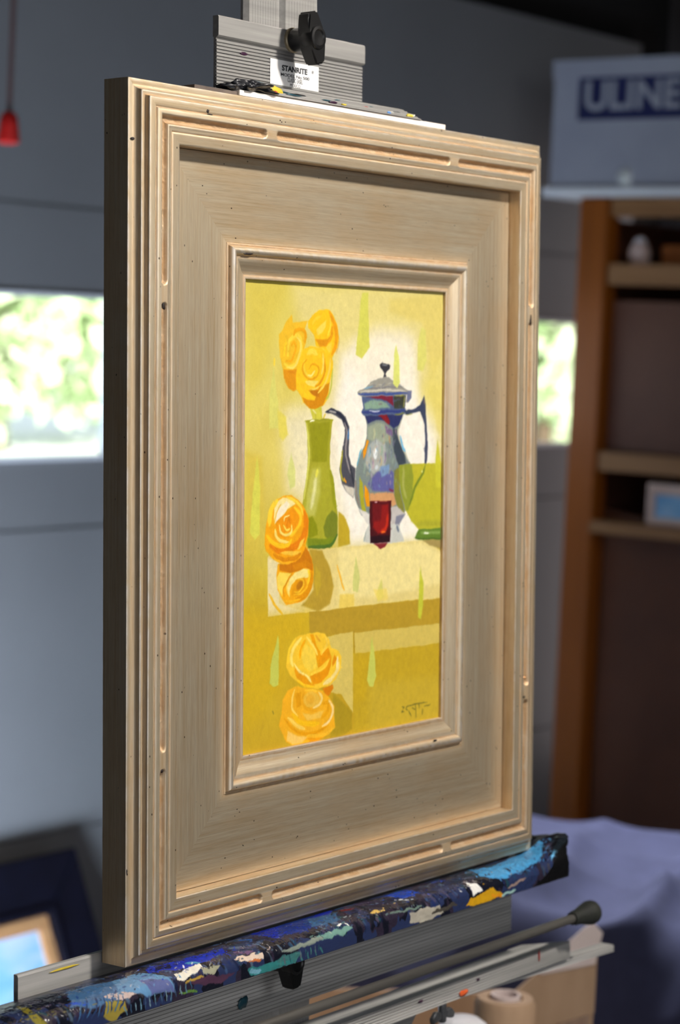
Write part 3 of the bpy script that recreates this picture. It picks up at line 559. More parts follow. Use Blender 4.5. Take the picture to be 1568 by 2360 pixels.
LEDGE = '''0 66 104 146 22 0 100 -559 263 -323 278 -176 317 -321 469 -555 469 -676 434
1 132 122 42 16 28 100 -920 288 -941 410 -877 513
1 40 80 185 13 14 100 -677 400 -549 439
0 96 142 184 15 0 100 -240 312 -16 298 135 425 135 508 -94 498 -280 420
0 90 100 150 13 0 100 -86 381 108 434 135 508 -59 498
0 18 46 175 9 0 100 97 259 381 298 734 303 684 371 305 400 38 347
1 70 142 184 6 13 100 347 361 441 386
0 12 16 60 7 0 100 178 283 260 307 201 361 118 347
0 228 224 210 4 0 100 185 420 342 400 431 395 422 434 242 469 173 464
0 152 152 130 4 0 100 400 434 560 454 478 493 383 478
0 196 176 170 4 0 100 -416 430 -280 420 -172 464 -324 473
0 152 136 60 9 0 100 -432 459 -278 483 -266 532 -373 586 -456 537
0 76 50 70 11 0 100 239 473 450 493 655 517 539 557 298 522
1 92 132 60 3 6 100 179 532 325 557
1 172 142 62 4 9 100 233 483 378 488
0 214 194 176 4 0 100 698 430 947 444 946 483 746 473
1 192 110 60 3 6 100 808 483 914 488
0 50 122 122 9 0 100 790 522 1027 517 1271 537 1229 571 1006 581 808 566
1 112 162 182 6 13 100 809 542 907 552
1 42 92 165 8 16 100 949 268 1014 298
0 18 40 155 11 0 100 1097 210 1550 210 1913 210 1709 371 1142 376
1 102 76 112 6 13 100 738 400 888 425
1 92 132 152 5 4 100 -286 508 -270 566
1 60 90 120 5 4 100 -244 508 -229 566
1 120 150 165 5 4 100 -203 508 -188 561
1 92 132 152 5 4 100 -161 503 -146 561
1 60 90 120 5 4 100 -119 503 -104 561
1 120 150 165 5 4 100 -77 503 -62 557
1 92 132 152 5 4 100 -34 498 -20 557
1 60 90 120 5 4 100 8 498 23 557
1 120 150 165 5 4 100 52 493 66 552
1 92 132 152 5 4 100 95 493 108 552
1 60 90 120 5 4 100 138 493 152 547
1 120 150 165 5 4 100 184 488 195 547
1 92 132 152 5 4 100 227 488 239 547
1 60 90 120 5 4 100 271 488 283 542
1 60 100 140 8 5 100 -559 395 -650 517
1 40 60 100 8 5 100 -527 400 -614 517
1 60 100 140 8 5 100 -495 405 -578 517
1 40 60 100 8 5 100 -468 415 -542 522
1 60 100 140 8 5 100 -436 420 -505 522
1 40 60 100 8 5 100 -403 425 -469 522
1 60 100 140 8 5 100 -371 430 -432 522
1 40 60 100 8 5 100 -338 434 -395 522
1 60 100 140 8 5 100 -305 439 -358 527
1 40 60 100 8 5 100 -271 444 -320 527
1 58 112 112 5 6 100 1006 552 1026 586
1 58 112 112 5 6 100 1074 552 1094 586
1 58 112 112 5 6 100 1143 547 1163 586
1 58 112 112 5 6 100 1213 542 1232 586
1 58 112 112 5 6 100 1283 537 1303 581
1 58 112 112 5 6 100 1353 532 1373 576
1 58 112 112 5 6 100 1425 527 1445 571
1 58 112 112 5 6 100 1496 522 1517 566
0 20 46 125 11 0 100 1384 210 1731 200 1531 390 1178 381
0 52 92 132 9 0 100 1633 244 1903 268 1753 390 1503 386
1 112 24 30 13 17 100 1922 268 2042 293
1 206 172 92 5 15 100 2084 405 2217 415
1 236 236 230 3 7 100 1702 420 1764 420
1 236 236 230 3 7 100 1796 425 1817 449
1 112 152 142 10 19 100 1483 469 1660 473 1831 464
1 60 112 112 13 20 100 1068 527 1285 527
1 130 140 130 8 11 100 1120 483 1338 483 1524 473
0 28 68 175 9 0 100 2425 229 2695 224 2707 337 2496 371
1 190 196 202 5 9 100 2422 351 2520 395
0 172 166 152 7 0 100 2430 488 2774 488 2823 547 2611 571 2435 552
1 70 66 60 10 13 100 2689 522 2976 527
0 226 226 222 4 0 100 3175 381 3263 425 3286 488 3168 493
0 206 156 28 6 0 100 3077 561 3138 508 3415 493 3527 547 3354 581
1 226 150 30 5 11 100 3396 542 3521 557
0 72 150 204 7 0 100 3476 210 3652 288 3904 234 4086 210 4265 210 4151 371 3928 434 3554 459 3384 376
0 104 174 220 4 0 100 4430 210 4606 210 4312 430 4200 454
1 20 25 46 8 12 100 3707 356 3728 415
1 20 60 120 8 9 100 4034 283 4018 351
1 142 102 126 8 16 100 4312 210 4408 234
1 30 60 155 10 17 100 2979 254 3096 278
1 150 186 180 5 11 100 3521 557 3697 552
1 152 130 120 8 9 100 3607 517 3841 493
0 16 16 18 9 0 100 4667 210 4912 210 4524 464 4418 586 3952 576 4204 488
1 150 162 80 4 5 100 4475 210 4728 210
1 40 70 165 5 8 100 4779 210 4842 210
1 100 120 110 5 7 100 2198 454 2386 464 2583 469
1 60 50 80 16 20 100 2113 234 2316 283
1 70 120 115 5 5 100 1089 513 1097 566
1 90 100 110 5 5 100 1137 513 1144 566
1 40 80 90 5 5 100 1185 513 1192 561
1 70 120 115 5 5 100 1233 508 1240 557
1 90 100 110 5 5 100 1281 508 1289 557
1 40 80 90 5 5 100 1330 508 1337 552
1 70 120 115 5 5 100 1380 503 1386 552
1 90 100 110 5 5 100 1429 503 1435 547
1 40 80 90 5 5 100 1478 503 1485 542'''
ledge()
# steel rod with a rubber foot, folded legs with a wing nut
bm = bmesh.new(); tube(bm, (-.06, -.0585, .0085), (.4805, -.0585, .0085), .0034, 20); rd = from_bm('support_rod', bm, M['steel'], E, smooth=True, label='dark steel rod')
bm = bmesh.new(); lathe(bm, [(.0048, 0), (.0056, .004), (.0060, .010), (.0084, .020), (.0092, .025), (.0088, .0285), (.007, .030)], (.4740, -.0585, .0085), (1, 0, 0), 24); from_bm('rubber_foot', bm, M['rubber'], rd, smooth=True, label='black flared rubber foot')
def bar_a():
    bm = bmesh.new(); pf = ribs(-.0938, -.0818, -.0050, .0020, .0014, .54)
    A = [(-.0938, -.0075)] + pf + [(-.0814, -.0056), (-.0814, -.0270), (-.0832, -.0270), (-.0832, -.0075)]
    prism(bm, A, -.02, .4945, 'x')
    for v in bm.verts:
        if v.co.x > .4 and v.co.z < -.008: v.co.x += (v.co.z + .008) * 1.8
    from_bm('leg', bm, M['alu_lit'], E, label='wide ribbed aluminium leg folded up under the tray')
bar_a()
BT = Matrix.Translation((.425, -.0956, 0)) @ Matrix.Rotation(-.041, 4, 'Z')
bm = bmesh.new(); prism(bm, [(-.0026, -.020)] + ribs(-.0026, .0026, -.0084, .0026, .0009, .56) + [(.0026, -.020)], -.40, .1395, 'x', BT); from_bm('leg', bm, M['alu_lit'], E, label='narrow aluminium leg folded up under the tray')
bm = bmesh.new(); prism(bm, [(-.0938, -.0075), (-.0918, -.0074), (-.115, -.020), (-.118, -.020)], .0, .30, 'x'); from_bm('leg', bm, M['alu'], E)
wn = bpy.data.objects.new('wing_nut', None); COL.objects.link(wn); wn.parent = E; wn.location = (.3305, -.0985, -.008); wn['label'] = 'small zinc wing nut'
bm = bmesh.new(); lathe(bm, [(.0030, .006), (.0030, -.008), (.0022, -.009)], (0, 0, 0), (0, 1, 0), 12); from_bm('bolt', bm, M['zinc'], wn, smooth=True)
for s_ in (-1, 1):
    bm = bmesh.new(); prism(bm, [(s_ * .003, -.001), (s_ * .009, .000), (s_ * .0135, -.004), (s_ * .0125, -.008), (s_ * .008, -.0075), (s_ * .003, -.006)], -.0018, .0018, 'z'); from_bm('wing', bm, M['zinc'], wn, bevel=.0006)
from_bm('paint_daub', daub(.352, -.0905, -.0045, .0055, .0022, .0006, 77, 2), M['porange'], E, smooth='all')
for i, (x, y, z, sx, sy, k) in enumerate([(.128, -.052, -.0195, .005, .004, 'pteal'), (.180, -.047, -.0195, .007, .006, 'ppur'), (.270, -.030, -.0195, .004, .003, 'ppur'), (.420, -.030, -.0195, .003, .0014, 'pteal'), (.300, -.0856, -.0046, .003, .001, 'ppur'), (.37, -.0848, -.0046, .002, .001, 'ppur'), (.45, -.0835, -.0046, .001, .004, 'pred'), (-.03, .0026, -.0196, .012, .0007, 'pyel')]):
    from_bm('paint_daub', daub(x, y, z, sx, sy, .0005, i + 90, 2), M[k], E, smooth='all')
# lower hub and three legs down to the floor (below the picture)
inv = EASEL.inverted()
bm = bmesh.new(); bm_box(bm, (.135, -.20, -.062), (.217, -.13, -.030)); from_bm('leg_bracket', bm, M['alu'], E, bevel=.003)
for fx, fy in ((-.28, -.42), (.64, -.42), (.18, .50)):
    a = Vector((.176, -.165, -.044)); b_ = inv @ Vector((fx, fy, .012)); bm = bmesh.new(); tube(bm, a, b_, .011, 14); lg = from_bm('leg', bm, M['alu'], E, smooth=True)
    bm = bmesh.new(); lathe(bm, [(.014, 0), (.016, .012), (.013, .03)], b_ + (b_ - a).normalized() * .012, a - b_, 16); from_bm('rubber_foot', bm, M['rubber'], lg, smooth=True)
# white card strip between frame and clamp
t = thing('card_strip', 'thin white card strip wedged between frame top and clamp', 'card strip', mat=EASEL @ Matrix.Translation((.0586, .5103, -.012)))
bm = bmesh.new(); prism(bm, [(.039, -.004), (.039, .0115), (.2530, .0115), (.2545, .0105), (.2550, .009), (.2550, -.004)], 0, .0032, 'z')
for v in bm.verts: v.co = Vector((v.co.x, v.co.z, v.co.y))
from_bm('card', bm, M['card'], t)
bm = bmesh.new(); bm_box(bm, (0, 0, -.004), (.042, .0022, .010)); from_bm('taped_end', bm, M['tape'], t, label='dark taped end of the card strip')

# ------------------------------------------------------------------ framed painting
F = thing('framed_painting', 'gold framed painting of yellow roses, green vase and silver coffee pot', 'painting', mat=EASEL)
D2 = .2136
# outer profile: distance from the outer edge, height, bole (patina), silver rub; in units of the frame height
OUT = [(0, -.0364, 0, 0), (0, -.0008, 0, .2), (.0004, 0, 0, 1), (.0012, .0002, 0, .6), (.0040, .0004, .1, .1), (.0074, .0003, .35, 0), (.0088, .0009, .5, 0), (.0104, .0024, .15, 0), (.0118, .0050, 0, 0), (.0126, .0078, 0, .3), (.0132, .0087, 0, 1),
       (.0141, .0089, 0, .5), (.0160, .0088, .35, 0), (.0176, .0086, .9, 0), (.0181, .0087, 1, 0), (.0186, .0096, .4, 0), (.0194, .0138, .1, .3), (.0199, .0147, 0, 1), (.0208, .0150, 0, .4), (.0240, .0153, 0, 0), (.0275, .0154, .1, 0), (.0293, .0151, .5, 0), (.0300, .0142, 1, 0), (.0306, .0144, .9, 0), (.0312, .0158, .2, .3), (.0322, .0164, 0, .3), (.0345, .0168, 0, 0), (.0368, .0170, .1, .3),
       (.0376, .0169, .4, .2), (.0390, .0168, .5, 0), (.0430, .0166, .5, 0), (.0470, .0164, .5, 0), (.0484, .0163, .3, .2), (.0492, .0161, 0, .5), (.0515, .0158, 0, .1), (.0545, .0155, .3, 0), (.0555, .0149, 1, 0), (.0560, .0144, 1, 0), (.0566, .0150, .5, .2), (.0580, .0153, .1, .2), (.0630, .0150, .1, 0), (.0680, .0147, .05, .1), (.0692, .0145, 0, .6), (.0696, .0138, 0, .7), (.0697, .0120, .1, 0), (.0697, -.0060, .6, 0)]
INN = [(.1722, -.0052, .8, 0), (.1728, -.0036, .8, 0), (.1745, -.0033, .9, .2), (.1752, -.0038, 1, 0), (.1758, -.0034, .6, 0), (.1764, -.0012, .4, 0), (.1775, .0008, .1, .2), (.1790, .0022, 0, .9), (.1806, .0028, 0, 1), (.1822, .0027, 0, .8), (.1840, .0020, 0, .4), (.1856, .0005, .1, .1), (.1868, -.0012, .5, 0), (.1876, -.0019, 1, 0), (.1890, -.0020, .7, .1), (.1905, -.0020, .2, .3), (.1935, -.0026, .1, .1), (.1970, -.0042, .05, 0), (.2010, -.0064, .1, 0), (.2048, -.0080, .2, 0), (.2078, -.0086, .4, 0), (.2090, -.0088, .9, 0), (.2098, -.0084, .7, .1), (.2124, -.0083, .4, .3), (.2134, -.0086, .1, .4), (.2136, -.0092, .3, 0), (.2136, -.0150, .9, 0)]
SLOTS_H = [(0, .1128), (.1226, .3052), (.3150, .43)]; SLOTS_V = [(0, .1134), (.1238, .3834), (.3940, .52)]
def dense(prof, step=.00085):
    P = [prof[0]]
    for a, b_ in zip(prof, prof[1:]):
        n = max(1, int(math.hypot(b_[0] - a[0], b_[1] - a[1]) / step))
        P += [tuple(a[k] + (b_[k] - a[k]) * i / n for k in range(4)) for i in range(1, n + 1)]
    return np.array(P)
CH = np.random.default_rng(5)
def rail_mesh(name, prof, length, side, slots, ns, seed, wear=.00002):
    """side: 0 bottom, 1 right, 2 top, 3 left; mitred at both ends"""
    P = dense(prof) * np.array([S, S, 1, 1]); d, z, bo, si = P.T; nv = len(P); tau = np.linspace(0, 1, ns)
    u = d[None, :] + (length - 2 * d[None, :]) * tau[:, None]; rng = np.random.default_rng(seed)
    Z = np.repeat(z[None, :], ns, 0); B = np.repeat(bo[None, :], ns, 0); SI = np.repeat(si[None, :], ns, 0)
    if slots:
        c, hw = (.0376 + .0485) / 2 * S, (.0485 - .0376) / 2 * S
        for a, b_ in slots:
            e0 = 1e9 if a <= 0 else a + hw; e1 = 1e9 if b_ > length - .002 else b_ - hw
            q = np.where((a > 0) & (u < a + hw), u - (a + hw), np.where((b_ < length - .002) & (u > b_ - hw), u - (b_ - hw), 0))
            r = np.hypot(q, d[None, :] - c) / hw; m = np.clip(1 - r ** 2, 0, 1) ** .55
            g = (fbm(ns, nv, 60, max(2, nv // 8), rng, 4) - .5)
            Z -= m * (.0030 + g * .0007 + (rng.random((ns, nv)) - .5) * .0005); B = np.maximum(B, np.clip(m * 2.2, 0, 1)); SI *= (m < .05)
    low = fbm(ns, nv, 26, 10, rng, 4) - .5; Z = Z + low * wear * 2 + (rng.random((ns, nv)) - .5) * wear * .35
    SI = SI * np.clip(fbm(ns, nv, 70, 6, rng, 4) * 2.2 - .55, 0, 1) * .75
    B = np.clip(B * (.55 + .9 * fbm(ns, nv, 50, 8, rng, 4)), 0, 1)
    dd = np.repeat(d[None, :], ns, 0)
    X, Y = [(u, dd), (FW - dd, u), (u, FH - dd), (dd, u)][side]
    arc = np.r_[0, np.cumsum(np.hypot(np.diff(d), np.diff(z)))]
    uvs = np.stack([u + side * 1.7 + seed * .13, np.repeat(arc[None, :], ns, 0) + side * .31], -1)
    G = np.stack([X, Y, Z], -1)
    if side in (0, 1): G, uvs, B, SI = G[:, ::-1], uvs[:, ::-1], B[:, ::-1], SI[:, ::-1]
    if side == 3: G, uvs, B, SI = G, uvs, B, SI
    if side in (1, 3): pass
    return G, uvs, B, SI
def flip_ok(G):
    a, b_ = G[len(G) // 2 + 1, G.shape[1] // 2] - G[len(G) // 2, G.shape[1] // 2], G[len(G) // 2, G.shape[1] // 2 + 1] - G[len(G) // 2, G.shape[1] // 2]
    return np.cross(b_, a)[2] > 0
def put(name, prof, slotted, ns, seed0, wear=.00002):
    for side in range(4):
        L_ = FW if side in (0, 2) else FH
        sl = (SLOTS_H if side in (0, 2) else SLOTS_V) if slotted else None
        G, uvs, B, SI = rail_mesh(name, prof, L_, side, sl, int(ns * L_ / FH), seed0 + side, wear)
        if not flip_ok(G): G, uvs, B, SI = G[:, ::-1], uvs[:, ::-1], B[:, ::-1], SI[:, ::-1]
        add_obj(name, grid_mesh(name, np.ascontiguousarray(G), uv=np.ascontiguousarray(uvs), attrs={'bole': np.ascontiguousarray(B), 'silver': np.ascontiguousarray(SI)}), M['gild'], F)
put('outer_rail', OUT, True, 620, 31)
FLAT = [(.0702, -.0068, .6, 0), (.0702, -.0046, .6, 0), (.0706, -.0042, .3, 0), (.0740, -.0042, .12, 0), (.10, -.0043, 0, 0), (.13, -.0044, 0, 0), (.16, -.0044, .05, 0), (.168, -.0043, .22, 0), (.1718, -.0042, .6, 0), (.1726, -.0044, .9, 0)]
put('panel_board', FLAT, False, 260, 51, .00002)
put('inner_rail', INN, False, 420, 71, .00002)
box('frame_back', (.006, .006, -.0364 * S + .0002), (FW - .006, FH - .006, -.0364 * S + .002), M['tape'], F)
